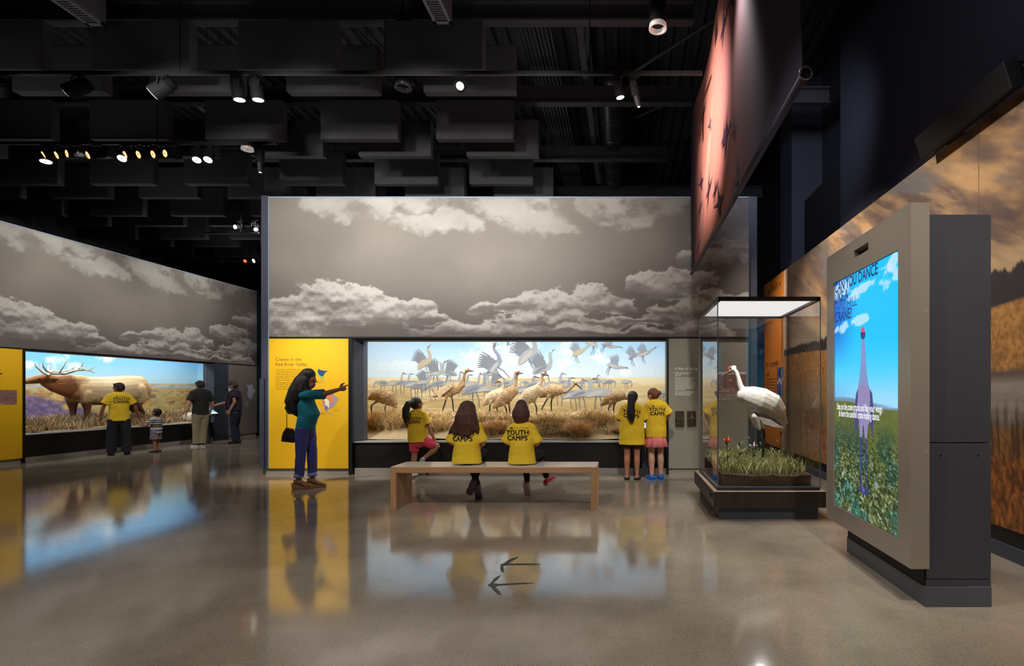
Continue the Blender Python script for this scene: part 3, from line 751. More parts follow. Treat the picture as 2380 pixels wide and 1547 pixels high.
def spotlight(x, y, z, aim, lens, lab, r=.06, L=.2, snoot=False, grp='track spotlights'):
    t = thing('track_spotlight', lab, 'spotlight', (x, y, z), 0, grp)
    a = Vector(aim).normalized(); q = a.to_track_quat('Z', 'Y').to_matrix()
    c = Vector((0, 0, -.17))
    MB().box(-.06, .06, -.02, .02, -.045, -.02).build('adapter', BLACKM, t, .003)
    MB().tube([(0, 0, -.04), (0, 0, -.09)], [.012, .012], 8).build('stem', BLACKM, t)
    sd = a.cross(Vector((0, 0, 1)));  sd = sd.normalized() if sd.length > .1 else Vector((1, 0, 0))
    MB().tube([c + sd * (r + .012), c + sd * (r + .012) + Vector((0, 0, .07)), (0, 0, -.085), c - sd * (r + .012) + Vector((0, 0, .07)), c - sd * (r + .012)], [.007] * 5, 6).build('yoke', BLACKM, t)
    b = MB().tube([c - a * L * .55, c - a * L * .3, c - a * L * .28, c + a * L * .5], [r * .62, r * .7, r * .95, r], 20, round_ends=False)
    for k in range(4):
        p = c - a * (L * (.32 + .06 * k)); b.tube([p, p + a * .006], [r * .85, r * .85], 20, round_ends=False)
    b.build('housing', pbr('lamp_housing', (14, 14, 15), .8, spec=.15), t, 0, False)
    e = c + a * (L * .5 + .002)
    if snoot:
        MB().tube([e - a * .01, e + a * L * .6], [r * .7, r * .6], 16, round_ends=False).build('snoot', BLACKM, t); e = e + a * (L * .6 + .002)
        MB().tube([e, e + a * .002], [r * .3, r * .3], 12, round_ends=False).build('lens', lens, t)
    else:
        MB().tube([e, e + a * .003], [r * .84, r * .84], 20, round_ends=False).build('lens', lens, t)
        hub = MB().tube([e + a * .004, e + a * .008], [r * .15, r * .15], 10, round_ends=False); hub.build('lamp_cap', REFL, t)
    return t
def tx(px, y): return (px - PX) / F * y
wal = (-.72, .45, -.55)
for px, aim, lens, lab, kw in (
    (4, (-.6, .6, -.5), WHT, 'black track spotlight at the left frame edge on the nearer track', {}),
    (182, (-.85, -.15, -.50), WHT, 'black spotlight tilted left, first large one on the nearer track', dict(r=.085, L=.25)),
    (378, (-.80, -.15, -.60), WHT, 'black spotlight tilted left, second large one on the nearer track', dict(r=.085, L=.25)),
    (552, (.10, .1, -1), WHT, 'black spotlight pointing down, left one of the pair near the middle of the nearer track', dict(r=.068, L=.27)),
    (596, (.08, .1, -1), WHT, 'black spotlight pointing down, right one of the pair near the middle of the nearer track', dict(r=.068, L=.27)),
    (1070, (.25, -.95, -.35), STAR, 'glaring spotlight facing the camera on the nearer track', dict(r=.05)),
    (1437, (.22, .1, -1), WHT, 'black spotlight aimed down, just left of the hanging banner', dict(r=.055, L=.22)),
    (1474, (.25, .05, -1), WHT, 'black snooted spotlight beside the hanging banner', dict(r=.05, snoot=True))):
    spotlight(tx(px, T1Y), T1Y, T1Z, aim, lens, lab, **kw)
for k, (px, aim, lens, kw) in enumerate((
    (106, (.15, -.1, -1), WHT, dict(r=.08, L=.22)), (122, (-.55, -.8, -.45), HOT, {}), (152, (-.5, -.8, -.45), HOT, {}), (177, (-.5, -.85, -.25), HOT, {}), (224, (-.5, -.8, -.45), HOT, {}),
    (288, (.25, -.6, -.9), WHT, dict(r=.065)), (310, (-.5, -.8, -.4), HOT, {}), (340, (-.4, -.85, -.4), HOT, {}), (374, (-.4, -.85, -.35), HOT, {}), (402, (-.4, -.9, -.25), HOT, {}),
    (460, (.25, -.5, -.95), WHT, dict(r=.065, L=.24)), (488, (.15, -.55, -.95), WHT, dict(r=.065, L=.24)), (604, (.02, 0, -1), WHT, dict(r=.06, L=.24, snoot=True)))):
    spotlight(tx(px, T2Y), T2Y, T2Z, aim, lens, '%s spotlight, %s from the left on the farther track' % ('warm glowing' if lens is HOT else 'white', ORD[k]), **kw)
spotlight(tx(556, 11.6) , 11.6, 4.85 + .3, (-.2, -.95, -.3), STAR, 'starry white spotlight over the elk mural, left of the corner column', .05)
spotlight(tx(592, 11.6), 11.6, 4.85 + .3, (.5, -.4, -.6), WHT, 'small white spotlight right beside the corner column over the elk mural', .05)
spotlight(tx(575, 14.5), 14.5, 4.95 + .2, (0, -.9, -.5), RED, 'red glowing spotlight low over the end of the elk wall', .05)
spotlight(tx(598, 14.5), 14.5, 4.95 + .2, (-.4, -.8, -.4), STAR, 'white glowing spotlight low over the end of the elk wall', .06)
# can downlights
def can(px, py, y, r, lab, L=.9, lit=.4):
    t = thing('can_downlight', lab, 'downlight', (tx(px, y), y, fz(py, y)))
    MB().tube([(0, 0, .05), (0, 0, L)], [r, r], 28, round_ends=False).build('can', BLACKM, t, 0, False)
    m = MB(); n = 28
    rings = [(r, .05), (r + .006, 0), (r - .012, 0), (r * .75, .09), (0.001, .1)]
    m.add([(a * math.cos(2 * PI * k / n), a * math.sin(2 * PI * k / n), z) for a, z in rings for k in range(n)],
          [(i * n + k, i * n + (k + 1) % n, (i + 1) * n + (k + 1) % n, (i + 1) * n + k) for i in range(4) for k in range(n)])
    MB().tube([(0, 0, L), (0, 0, 7.56 - fz(py, y))], [.012, .012], 8).build('stem', BLACKM, t)
    m.build('reflector', pbr('pale_reflector' if lit else 'dark_reflector', (188, 176, 170) if lit else (60, 58, 60), .35, .3, emit=lit), t, 0, True)
can(1529, 68, 5.5, .088, 'black cylinder downlight with a pale reflector left of the banner', 1.6)
can(575, 349, 8.58, .085, 'cylinder downlight with a pale reflector at the end of the farther track', .5)
can(937, 205, 6.74, .10, 'unlit dark cylinder downlight between the acoustic panels', .9, .0)

# ------------------------------------------------------------------ hanging banner
bn = thing('hanging_banner', 'long dusky pink fabric banner printed with dark flying cranes, hung above the glass case', 'banner', (1.03, 3.05, 3.18))
def banner_paint(u, v):     # u = y along, v = z up
    n = fbm(u * 1.2, v * .5, 9, 4)
    c = mixc(np.full(u.shape + (3,), 1.) * np.array((150., 92, 88)), (206, 132, 116), sst(1.2, 3.6, u) * sst(4.9, 4.2, u))
    c = mixc(c, (58, 50, 72), sst(2.6, .6, u + .5 * (n - .5))); c = mixc(c, (44, 40, 62), sst(4.25, 4.95, u + .2 * (n - .5) ))
    c = mixc(c, (120, 76, 84), .5 * sst(.55, .75, n))
    return c
bann = grid_paint('fabric', np.linspace(0, 4.95, 150), np.linspace(0, 2.35, 60), lambda u, v: (.012 * np.sin(u * 2.1) * v, u, v), banner_paint, vcol('banner_print', .8, 0, 30, .05), bn)
md = bann.modifiers.new('cloth', 'SOLIDIFY'); md.thickness = .004
SIL = pbr('plum_print', (66, 44, 66), .8)
sil = random.Random(5)
for k in range(15):
    cy = sil.uniform(1.3, 4.6); cz = sil.uniform(.1, 1.9) if k > 6 else sil.uniform(.08, .8); s = sil.uniform(.16, .30); fl = sil.choice((-1, 1))
    P = lambda a, b: (-.012 - .0002 * k + .012 * math.sin((cy + a) * 2.1) * (cz + b), cy + a, cz + b)
    mm = MB()
    mm.flat([(-s * fl, -.01), (-.3 * s * fl, -.035 * s * 3), (.3 * s * fl, -.02), (s * fl * 1.2, .06), (.3 * s * fl, .03), (-.3 * s * fl, .02)], P)
    mm.flat([(-.2 * s * fl, 0), (.0, .55 * s), (.25 * s * fl, 1.1 * s), (.1 * s * fl, .5 * s), (.18 * s * fl, 0)], P)
    mm.flat([(-.1 * s * fl, 0), (-.35 * s * fl, -.45 * s), (-.5 * s * fl, -.8 * s), (-.15 * s * fl, -.45 * s), (.15 * s * fl, 0)], P)
    mm.build('printed_crane', SIL, bann)
MB().tube([(0, -.05, -.02), (0, 5.0, -.02)], [.026, .026], 16, round_ends=False).build('bottom_rod', pbr('plum_sleeve', (66, 56, 78), .5), bn, 0, True)
MB().tube([(0, -.03, 2.36), (0, 4.98, 2.36)], [.02, .02], 12, round_ends=False).build('top_rod', BLACKM, bn, 0, True)
mm = MB(); pts = [(.0 + .036 * math.cos(a), -.055, -.02 + .036 * math.sin(a)) for a in np.linspace(0, 2 * PI, 20)]
mm.tube(pts, [.005] * 20, 6, ref=(0, 1, 0)).build('end_ring', pbr('ring_steel', (150, 150, 155), .3, .9), bn, 0, True)
for y in (.02, 4.93): MB().tube([(0, y, 2.36), (0, y, 4.37)], [.005, .005], 6).build('hanging_cable', BLACKM, bn)
# ------------------------------------------------------------------ video kiosk
kx, SX = 1.906, 1.79
ki = thing('video_kiosk', 'tall video kiosk with a beige framed portrait screen on a dark grey cabinet', 'kiosk', (0, 0, 0))
CHAR = pbr('charcoal_cabinet', (62, 63, 70), .42, var=.04)
BEIGE = pbr('champagne_metal', (158, 148, 136), .34, .35, var=.03)
PLIN = pbr('kiosk_plinth', (78, 80, 90), .4, var=.04)
MB().box(1.895, 2.317, 3.332, 4.50, 0, .127).build('plinth', PLIN, ki, .003)
MB().box(kx, 2.317, 3.34, 4.5, .127, .17).build('lower_strip', CHAR, ki)
MB().box(kx + .004, 2.317, 3.34, 4.5, .175, 1.030).build('lower_panel', CHAR, ki, .002)
MB().box(kx + .004, 2.317, 3.34, 4.5, 1.036, 2.474).build('upper_panel', CHAR, ki, .002)
MB().box(1.90, 2.3, 3.35, 4.49, .13, 2.46).build('core', BLACKM, ki)
for x in (2.0, 2.235): MB().tube([(x, 3.337, .955), (x, 3.342, .955)], [.005, .005], 10, round_ends=False).build('screw', BLACKM, ki)
sy0, sy1, sz0, sz1 = 3.456, 4.521, .395, 2.283
fy0, fy1, fz0, fz1 = 3.30, 4.67, .25, 2.536
fr = MB().box(SX, kx, fy0, sy0, fz0, fz1).box(SX, kx, sy1, fy1, fz0, fz1).box(SX, kx, sy0, sy1, fz0, sz0)
cy0, cy1, cz0, cz1 = 3.875, 4.115, 2.395, 2.452
fr.box(SX, kx, sy0, sy1, sz1, cz0).box(SX, kx, sy0, sy1, cz1, fz1).box(SX, kx, sy0, cy0, cz0, cz1).box(SX, kx, cy1, sy1, cz0, cz1)
frame = fr.build('screen_frame', BEIGE, ki)
for z in (1.86, .98): MB().tube([(kx - .02, fy0 - .001, z), (kx - .02, fy0 + .004, z)], [.014, .014], 16, round_ends=False).build('cover_plug', pbr('plug_beige', (140, 132, 124), .5), ki)
MB().box(SX + .05, SX + .06, cy0, cy1, cz0, cz1).build('sensor_window', pbr('sensor_glass', (70, 84, 86), .05, 0, .8), ki)
MB().tube([(SX + .03, 3.93, 2.423), (SX + .05, 3.93, 2.423)], [.02, .02], 16, round_ends=False).build('sensor_lens', BLACKM, ki)
MB().box(SX + .012, SX + .05, sy0 - .01, sy1 + .01, sz0 - .01, sz1 + .01).build('screen_panel', BLACKM, ki)
def screen_paint(u, v):
    s = (sy1 - u) / (sy1 - sy0); t = (v - sz0) / (sz1 - sz0)
    c = mixc(np.full(u.shape + (3,), 1.) * np.array((0., 196, 255)), (0, 100, 215), np.clip(sst(.45, 0, s) * .9 * sst(.55, .85, t), 0, 1))
    c = mixc(c, (176, 222, 252), .9 * sst(.70, .44, t)); c = mixc(c, (60, 150, 230), .35 * sst(.5, .0, s) * sst(.6, .5, t))
    w = fbm(s * 7 + t * 10, t * 22 - s * 6, 14, 6, .62)
    for cx, cy, rx, ry in ((.12, .95, .25, .05), (.50, .925, .25, .022), (.82, .93, .10, .05), (.95, .965, .12, .06), (.45, .80, .15, .022), (.3, .90, .15, .02), (.12, .79, .14, .025)):
        c = mixc(c, (205, 232, 255), .85 * sst(.1, .8, 1 - ((s - cx) / rx) ** 2 - ((t - cy) / ry) ** 2 + 3.2 * (w - .5)))
    hz = .468 - .022 * s + .006 * np.sin(s * 6)
    c = mixc(c, (112, 140, 170), sst(hz + .018 + .01 * fbm(s * 30, t * 0, 5, 3), hz + .010, t) * sst(.95, .7, s)); c = mixc(c, (120, 150, 190), sst(hz + .012, hz + .004, t) * sst(.4, .8, s))
    k = (hz - t) / hz
    pz = 1 / (.25 + 1.1 * np.clip(k, 0, 1))
    g1 = fbm(s * 16, t * 40, 21, 5, .6); g2 = fbm(s * 46 * pz ** .6, t * 90 * pz ** .6, 22, 3, .75); g3 = fbm(s * 5, t * 9, 23, 4)
    f = mixc(np.full(u.shape + (3,), 1.) * np.array((78., 92, 40)), (112, 118, 60), g1)
    f = mixc(f, (40, 78, 62), .8 * sst(.05, .4, k) * sst(.42, .6, g3)); f = mixc(f, (20, 34, 26), .8 * sst(.52, .34, g2) * sst(.0, .5, k))
    f = mixc(f, (176, 196, 190), .8 * sst(.58, .74, g2) * sst(.0, .7, k)); f = mixc(f, (60, 130, 112), .4 * sst(.5, .7, g3) * sst(.3, .8, k))
    m = sst(hz + .004, hz - .004, t)
    return c * (1 - m[..., None]) + f * m[..., None]
scr = grid_paint('screen_picture', np.linspace(sy1 - .004, sy0 + .004, 270), np.linspace(sz0 + .004, sz1 - .004, 480), lambda u, v: (np.full_like(u, SX + .010), u, v), screen_paint, vcol('screen_image', .2, 1.0), ki)
def sp(px, py):
    Y = (SX + .010) * F / (px - PX); return (Y, fz(py, Y))
def spoly(pts, mat, d, name='picture_detail', rnd=0):
    pts = [sp(*p) for p in pts]
    for _ in range(rnd):
        pts = [tuple(a[i] * f + b[i] * (1 - f) for i in (0, 1)) for a, b in zip(pts, pts[1:] + pts[:1]) for f in (.75, .25)]
    return MB().flat(pts, lambda u, v: (SX + .009 - d, u, v)).build(name, mat, scr)
G1 = glow('screen_plumage', (150, 140, 190), .9); G2 = glow('screen_wing', (70, 66, 130), .9); G3 = glow('screen_neck', (128, 150, 205), .95); G4 = glow('screen_leg', (52, 58, 140), .9); G5 = glow('screen_crown', (205, 80, 120), 1.); G6 = glow('screen_head', (52, 54, 120), .9)
spoly([(2001, 772), (2002, 762), (2006, 758), (2010, 762), (2011, 772)], G5, .0012, rnd=2)
spoly([(2000.5, 770), (2011.5, 770), (2012, 780), (2009, 788), (2003, 788), (2000.5, 780)], G6, .001, rnd=2)
spoly([(2002, 785), (2010.5, 785), (2012, 830), (2016, 880), (2024, 912), (1993, 908), (1999, 870), (2001.5, 830)], G3, .0004, rnd=1)
spoly([(1992, 905), (1999, 893), (2016, 893), (2024, 908), (2025, 950), (2021, 985), (2014, 990), (1998, 985), (1992, 950)], G1, .0006, rnd=2)
spoly([(1995, 902), (1990, 915), (1987, 950), (1986, 990), (1988.5, 1015), (1991, 990), (1992, 1005), (1995, 975), (1994, 930)], G2, .001)
spoly([(2022, 902), (2028, 915), (2031, 955), (2030, 990), (2027.5, 1020), (2025, 985), (2023, 1000), (2021, 965), (2023, 930)], G2, .001)
spoly([(1997, 980), (2006, 985), (2004, 1018), (1999, 1018)], G1, .0008); spoly([(2008, 985), (2018, 985), (2015, 1021), (2010.5, 1020)], G1, .0008)
spoly([(1999.5, 1015), (2003.5, 1015), (2003, 1080), (2004, 1132), (2000.5, 1132), (2000.5, 1080)], G4, .001); spoly([(2011, 1018), (2015, 1018), (2013.5, 1080), (2014, 1140), (2011, 1140), (2011.5, 1080)], G4, .001)
spoly([(2000, 1128), (2004, 1128), (2007, 1140), (2002, 1150), (2001, 1137), (1993, 1134)], G4, .0011); spoly([(2011, 1134), (2014, 1134), (2023, 1147), (2014, 1142), (2013, 1155), (2008, 1144)], G4, .0011)
TXD = glow('screen_title', (30, 40, 110), .9); TXL = glow('screen_title_thin', (40, 70, 150), .9); TXW = glow('screen_caption', (245, 250, 255), 1.)
for body, py, bold, mt in (('CAN YOU DANCE', 682, .0022, TXD), ('LIKE A', 706, .0022, TXD), ('SANDHILL', 727.5, -.0004, TXL), ('CRANE?', 750, .0022, TXD)):
    yb, zb = sp(1941.5, py)
    lettering(body, .118, (SX + .0065, yb, zb), '-x', mt, scr, bold, 1.0, 1, sx=.78)
for body, px, py in (('Step on the crane tracks and flap your wings', 1946, 950.5), ('to learn the sandhill crane mating dance.', 1950, 966.5)):
    yb, zb = sp(px, py)
    lettering(body, .078, (SX + .0065, yb, zb), '-x', TXW, scr, .0008, .96, 1, sx=.585)

# ------------------------------------------------------------------ glass case
gc = thing('display_case', 'freestanding glass display case on a dark wood plinth', 'display case', (0, 0, 0))
WOOD = pbr('dark_walnut', (50, 38, 34), .38, var=.35, vscale=3, stretch=(14, 14, .6))
cx0, cx1, cy0_, cy1_ = 1.0, 2.096, 5.645, 7.02
MB().box(1.013, 2.076, 5.65, 7.066, 0, .135).build('plinth', SLATE, gc, .003)
MB().box(.951, 2.137, 5.587, 7.13, .135, .3025).build('skirt', WOOD, gc, .003)
MB().box(.952, 2.136, 5.588, 7.129, .3025, .306).build('skirt_edge', pbr('pale_edge', (170, 150, 128), .4), gc)
MB().box(.9495, .952, 5.65, 5.86, .21, .265).build('lock_plate', BLACKM, gc)
MB().box(cx0, cx1, cy0_, cy1_, .306, .342).build('deck', SLATE_D, gc, .002)
ZG0, ZG1 = .342, 2.369
G = pane_mat('case_glass', 1.5)
t_ = .008
MB().box(cx0, cx1, cy0_, cy0_ + t_, ZG0, ZG1).build('glass_pane', G, gc)
MB().box(cx0, cx1, cy1_ - t_, cy1_, ZG0, ZG1).build('glass_pane', G, gc)
MB().box(cx0, cx0 + t_, cy0_ + t_, cy1_ - t_, ZG0, ZG1).build('glass_pane', G, gc)
MB().box(cx1 - t_, cx1, cy0_ + t_, cy1_ - t_, ZG0, ZG1).build('glass_pane', G, gc)
SEAL = pbr('glass_edge_seal', (110, 112, 122), .3, .3)
for x, y in ((cx0, cy0_), (cx1, cy0_), (cx0, cy1_), (cx1, cy1_)):
    MB().box(x - .004, x + .006 if x < 1.5 else x + .004, y - .003, y + .006, ZG0, ZG1).build('corner_seal', SEAL, gc)
TOPF = pbr('case_top_frame', (52, 44, 42), .4)
for a, b, c, d in ((cx0, cx1, cy0_, cy0_ + .035), (cx0, cx1, cy1_ - .035, cy1_), (cx0, cx0 + .035, cy0_, cy1_), (cx1 - .035, cx1, cy0_, cy1_)):
    MB().box(a, b, c, d, ZG1 - .038, ZG1).build('top_rail', TOPF, gc)
MB().box(cx0 + .035, cx1 - .035, cy0_ + .035, cy1_ - .035, ZG1 - .012, ZG1 - .006).build('light_diffuser', glow('diffuser_glow', (238, 236, 233), 1.0), gc)
MB().box(cx0, cx1, cy0_, cy1_, ZG1 - .004, ZG1 + .004).build('lid', TOPF, gc)
spot('case_lamp', (1.35, 5.95, 2.34), (1.55, 6.35, .6), 112, 115, .6, .05, NEUT).parent = gc
spot('case_lamp_2', (1.75, 6.75, 2.34), (1.55, 6.35, .6), 80, 115, .6, .05, NEUT).parent = gc
# sod block with grass
SOD = pbr('peat_soil', (84, 62, 42), .95, var=.5, vscale=60, bump=1., bscale=110)
def sod_mesh():
    m = MB(); n = 36; x0, x1, y0, y1 = 1.06, 2.02, 5.72, 6.93
    us = np.linspace(0, 1, n)
    top = lambda a, b: .455 + .05 * fbm(a * 5, b * 5, 44, 4) - .02 + .05 * b
    grid = [(x0 + (x1 - x0) * a, y0 + (y1 - y0) * b, top(a, b)) for b in us for a in us]
    fs = [(j * n + i, j * n + i + 1, (j + 1) * n + i + 1, (j + 1) * n + i) for j in range(n - 1) for i in range(n - 1)]
    m.add(grid, fs)
    ring = [(a, 0) for a in us] + [(1, b) for b in us[1:]] + [(a, 1) for a in us[::-1][1:]] + [(0, b) for b in us[::-1][1:-1]]
    L = len(ring); vs = []
    for zf in (0, .33, .66, 1):
        for a, b in ring:
            j = .012 * (random.random() - .5) if 0 < zf < 1 else 0
            vs.append((x0 + (x1 - x0) * a + j, y0 + (y1 - y0) * b + j, .342 + (top(a, b) - .342) * zf))
    m.add(vs, [(k * L + i, k * L + (i + 1) % L, (k + 1) * L + (i + 1) % L, (k + 1) * L + i) for k in range(3) for i in range(L)])
    return m, top
sm, sod_top = sod_mesh()
sod = sm.build('sod_block', SOD); tag(sod, 'cut block of dark prairie soil inside the glass case', 'soil')

def blades(name, pts, h, w, lean, mats, parent=None, seg=3, seed=1, droop=1., hvar=.5):
    """thin grass ribbons; pts Nx3 roots, h heights"""
    r = np.random.default_rng(seed); n = len(pts)
    ang = r.uniform(0, 2 * PI, n); d = np.stack([np.cos(ang), np.sin(ang)], 1)
    le = lean * r.uniform(.2, 1.3, n); hh = h * (1 - hvar + 2 * hvar * r.random(n) * .75)
    sa = r.uniform(0, 2 * PI, n); sdx = np.stack([np.cos(sa), np.sin(sa)], 1)
    V = np.zeros((n, seg * 2 + 1, 3)); 
    for k in range(seg + 1):
        t = k / seg
        c = np.array(pts, float).copy()
        c[:, :2] += d * (hh * le * t ** 1.8)[:, None]
        c[:, 2] += hh * (t - .35 * droop * le * t ** 2.2)
        if k < seg:
            ww = w * (1 - .6 * t) * .5
            V[:, 2 * k] = c; V[:, 2 * k + 1] = c
            V[:, 2 * k, :2] -= sdx * ww; V[:, 2 * k + 1, :2] += sdx * ww
        else: V[:, 2 * seg] = c
    S = seg * 2 + 1; base = (np.arange(n) * S)[:, None]
    faces = []
    quads = np.concatenate([base + np.array([[2 * k, 2 * k + 1, 2 * k + 3, 2 * k + 2]]) for k in range(seg - 1)], 0).reshape(-1, 4)
    tris = (base + np.array([[2 * seg - 2, 2 * seg - 1, 2 * seg]])).reshape(-1, 3)
    mi_q = np.tile(r.integers(0, len(mats), n), seg - 1); mi_t = mi_q[:n]
    me = bpy.data.meshes.new(name)
    me.vertices.add(n * S); me.vertices.foreach_set('co', V.ravel())
    lv = np.concatenate([quads.ravel(), tris.ravel()]).astype(np.int32)
    me.loops.add(len(lv)); me.loops.foreach_set('vertex_index', lv)
    ls = np.concatenate([np.arange(len(quads)) * 4, len(quads) * 4 + np.arange(n) * 3]).astype(np.int32)
    me.polygons.add(len(ls)); me.polygons.foreach_set('loop_start', ls)
    for mt in mats: me.materials.append(mt)
    me.polygons.foreach_set('material_index', np.concatenate([mi_q, mi_t]).astype(np.int32))
    me.update(calc_edges=True)
    return link_mesh(name, me, None, parent)

GRS = [pbr('grass_fresh', (186, 192, 124), .6), pbr('grass_olive', (150, 152, 88), .6), pbr('grass_straw', (222, 212, 160), .6), pbr('grass_deep', (108, 122, 66), .6)]
n = 3600; a = RNG.random(n); b = RNG.random(n)
pp = np.stack([1.08 + .92 * a, 5.76 + 1.15 * b, sod_top(a, b) - .01], 1)
keep = fbm(a * 6, b * 6, 15, 3) > .36; pp = pp[keep]
tag(blades('grass', pp, .16, .010, .55, GRS, None, 3, 3), 'tall green and straw prairie grass around the white crane', 'grass', kind='stuff')
# prairie plants
LEAF = pbr('leaf_green', (84, 104, 62), .5)
def leafy(loc, h, nl, lab, cat='plant', flower=None, name='leafy_plant'):
    t = thing(name, lab, cat, loc); r = random.Random(int(loc[0] * 1000))
    MB().tube([(0, 0, 0), (.01, 0, h * .5), (.0, .01, h)], [.005, .004, .003], 6).build('stem', LEAF, t)
    for k in range(nl):
        z = h * (.25 + .7 * k / nl); an = k * 2.4; l = .09 * (1 - .3 * k / nl); c, s = math.cos(an), math.sin(an)
        MB().add([(0, 0, z), (c * l * .5 - s * .018, s * l * .5 + c * .018, z + .05), (c * l, s * l, z + .06), (c * l * .5 + s * .018, s * l * .5 - c * .018, z + .05), (c * l * .5, s * l * .5, z + .042)],
                 [(0, 1, 4), (1, 2, 4), (2, 3, 4), (3, 0, 4)]).build('leaf', LEAF, t, 0, True)
    if flower:
        for k in range(6):
            an = k * PI / 3; c, s = math.cos(an), math.sin(an); up = .075 if k != 1 else .12
            MB().add([(0, 0, h), (c * .03 - s * .016, s * .03 + c * .016, h + .03), (c * .065, s * .065, h + up * .7), (c * .03 + s * .016, s * .03 - c * .016, h + .03), (c * .03, s * .03, h + .022)],
                     [(0, 1, 4), (1, 2, 4), (2, 3, 4), (3, 0, 4)]).build('petal', flower, t, 0, True)
        for k in range(4):
            an = k * PI / 2; MB().tube([(0, 0, h), (math.cos(an) * .012, math.sin(an) * .012, h + .06)], [.002, .002], 5).build('stamen', pbr('stamen_rust', (120, 50, 20), .5), t)
    return t
LILY = pbr('lily_orange', (226, 92, 38), .5); PINK = pbr('flower_pink', (226, 150, 160), .5)
leafy((1.16, 5.95, .45), .33, 8, 'orange prairie lily in bloom beside the white crane', 'flower', LILY, 'prairie_lily')
leafy((1.39, 6.35, .47), .28, 9, 'broad leafed green plant just left of the crane legs')
leafy((1.66, 6.35, .47), .34, 10, 'broad leafed green plant just right of the crane legs')
leafy((1.60, 6.62, .48), .62, 4, 'thin stemmed pink flower behind the white crane', 'flower', PINK, 'pink_wildflower')
leafy((1.92, 6.5, .48), .55, 4, 'thin stemmed pink flower at the mural side of the case', 'flower', PINK, 'pink_wildflower')
leafy((1.50, 6.15, .46), .24, 6, 'small pale wildflower in front of the crane legs', 'flower', pbr('flower_lilac', (200, 190, 205), .5), 'pale_wildflower')

# ------------------------------------------------------------------ bench
be = thing('bench', 'long pale oak waterfall bench with a glossy white top', 'bench', (-2.684, 6.08, 0))
OAK = pbr('oak_veneer', (186, 142, 100), .38, var=.14, vscale=2.2, stretch=(1.2, 10, 10))
OAKV = pbr('oak_veneer_upright', (186, 142, 100), .38, var=.14, vscale=2.2, stretch=(10, 10, 1.2))
BW, BD, BH, BT = 2.373, .457, .495, .068
me = MB(); me.prism([(0, BH), (BT, BH - BT), (BW - BT, BH - BT), (BW, BH)], 'y', 0, BD); me.build('seat', OAK, be, .003)
MB().prism([(0, 0), (BT, 0), (BT, BH - BT), (0, BH)], 'y', 0, BD).build('leg', OAKV, be, .003)
MB().prism([(BW - BT, 0), (BW, 0), (BW, BH), (BW - BT, BH - BT)], 'y', 0, BD).build('leg', OAKV, be, .003)
MB().box(0.004, BW - .004, .004, BD - .004, BH, BH + .003).build('top_laminate', pbr('white_laminate', (226, 224, 220), .12, spec=.8), be)

# ------------------------------------------------------------------ touch stations
def station(loc, rz, lab):
    t = thing('touch_station', lab, 'touch screen', loc, rz)
    MB().box(-.055, .055, -.02, .06, 0, .80).build('post', SLATE, t, .003)
    MB().box(-.16, .16, -.03, .1, 0, .012).build('foot_plate', SLATE_D, t)
    M = Matrix.Translation((0, 0, .86)) @ Matrix.Rotation(math.radians(38), 4, 'X')
    MB().box(-.25, .25, -.17, .19, -.05, .01, M).build('console', SLATE_D, t, .006)
    MB().box(-.21, .21, -.13, .15, .0095, .0125, M).build('screen', glow('touch_screen_glow', (150, 205, 250), 1.1), t)
    MB().box(-.21, .21, -.13, -.07, .0125, .0135, M).build('screen_band', glow('touch_screen_band', (225, 240, 255), 1.0), t)
    for k in (-.1, .05): MB().box(k, k + .07, -.04, .03, .0125, .0135, M).build('screen_icon', glow('touch_screen_icon', (90, 190, 140), .9), t)
    return t
station((wx_(1499), 8.52, 0), 0, 'slim slate touch screen stand between the two girls at the crane window')
station((-11.02, 14.05, 0), math.radians(100), 'slate touch screen stand used by the woman in dark jeans')
# ------------------------------------------------------------------ crane diorama
DB = 11.1                       # painted back wall
def bx(px): return fx(px, DB)
def bz(py): return fz(py, DB)
def plain_paint(x, y):
    n = fbm(x / 60, y / 40, 7, 5); n2 = fbm(x / 90, y / 9, 8, 5)
    c = mixc(np.full(x.shape + (3,), 1.) * np.array((158., 205, 245)), (214, 230, 238), sst(770, 880, y)); c = mixc(c, (206, 228, 244), .6 * sst(1050, 830, x))
    def cl(cx, cy, rx, ry, a, seed):
        return a * sst(.1, 1.1, 1 - ((x - cx) / rx) ** 2 - ((y - cy) / ry) ** 2 + 2.4 * (fbm(x / 20, y / 14, seed, 6, .6) - .5))
    c = mixc(c, (240, 246, 246), cl(1170, 815, 110, 70, .85, 31)); c = mixc(c, (196, 216, 230), cl(1330, 835, 90, 30, .6, 32)); c = mixc(c, (250, 246, 236), cl(1395, 830, 30, 28, .95, 33))
    c = mixc(c, (246, 244, 238), cl(1310, 846, 22, 18, .9, 34)); c = mixc(c, (236, 240, 240), cl(1320, 810, 50, 22, .6, 35)); c = mixc(c, (226, 234, 240), cl(920, 850, 110, 14, .6, 36)); c = mixc(c, (240, 240, 236), cl(1455, 866, 16, 10, .7, 37))
    g = mixc(np.full(x.shape + (3,), 1.) * np.array((232., 220, 182)), (214, 194, 146), sst(882, 900, y)); g = mixc(g, (188, 164, 112), sst(905, 960, y))
    g = mixc(g, (170, 146, 100), .5 * sst(.5, .7, n2)); g = mixc(g, (238, 226, 190), .5 * sst(.55, .75, fbm(x / 70, y / 7, 9, 4)))
    m = sst(876.3, 877.6, y); return c * (1 - m[..., None]) + g * m[..., None]
PAINTED = vcol('painted_backdrop', .8, 0, 25, .04)
bd = grid_paint('diorama_backdrop', np.linspace(-5.95, 1.75, 460), np.linspace(.5, 2.9, 220), lambda u, v: (u, np.full_like(u, DB), v), lambda u, v: plain_paint(PX + u / DB * F, PY - (v - EYE) / DB * F), PAINTED)
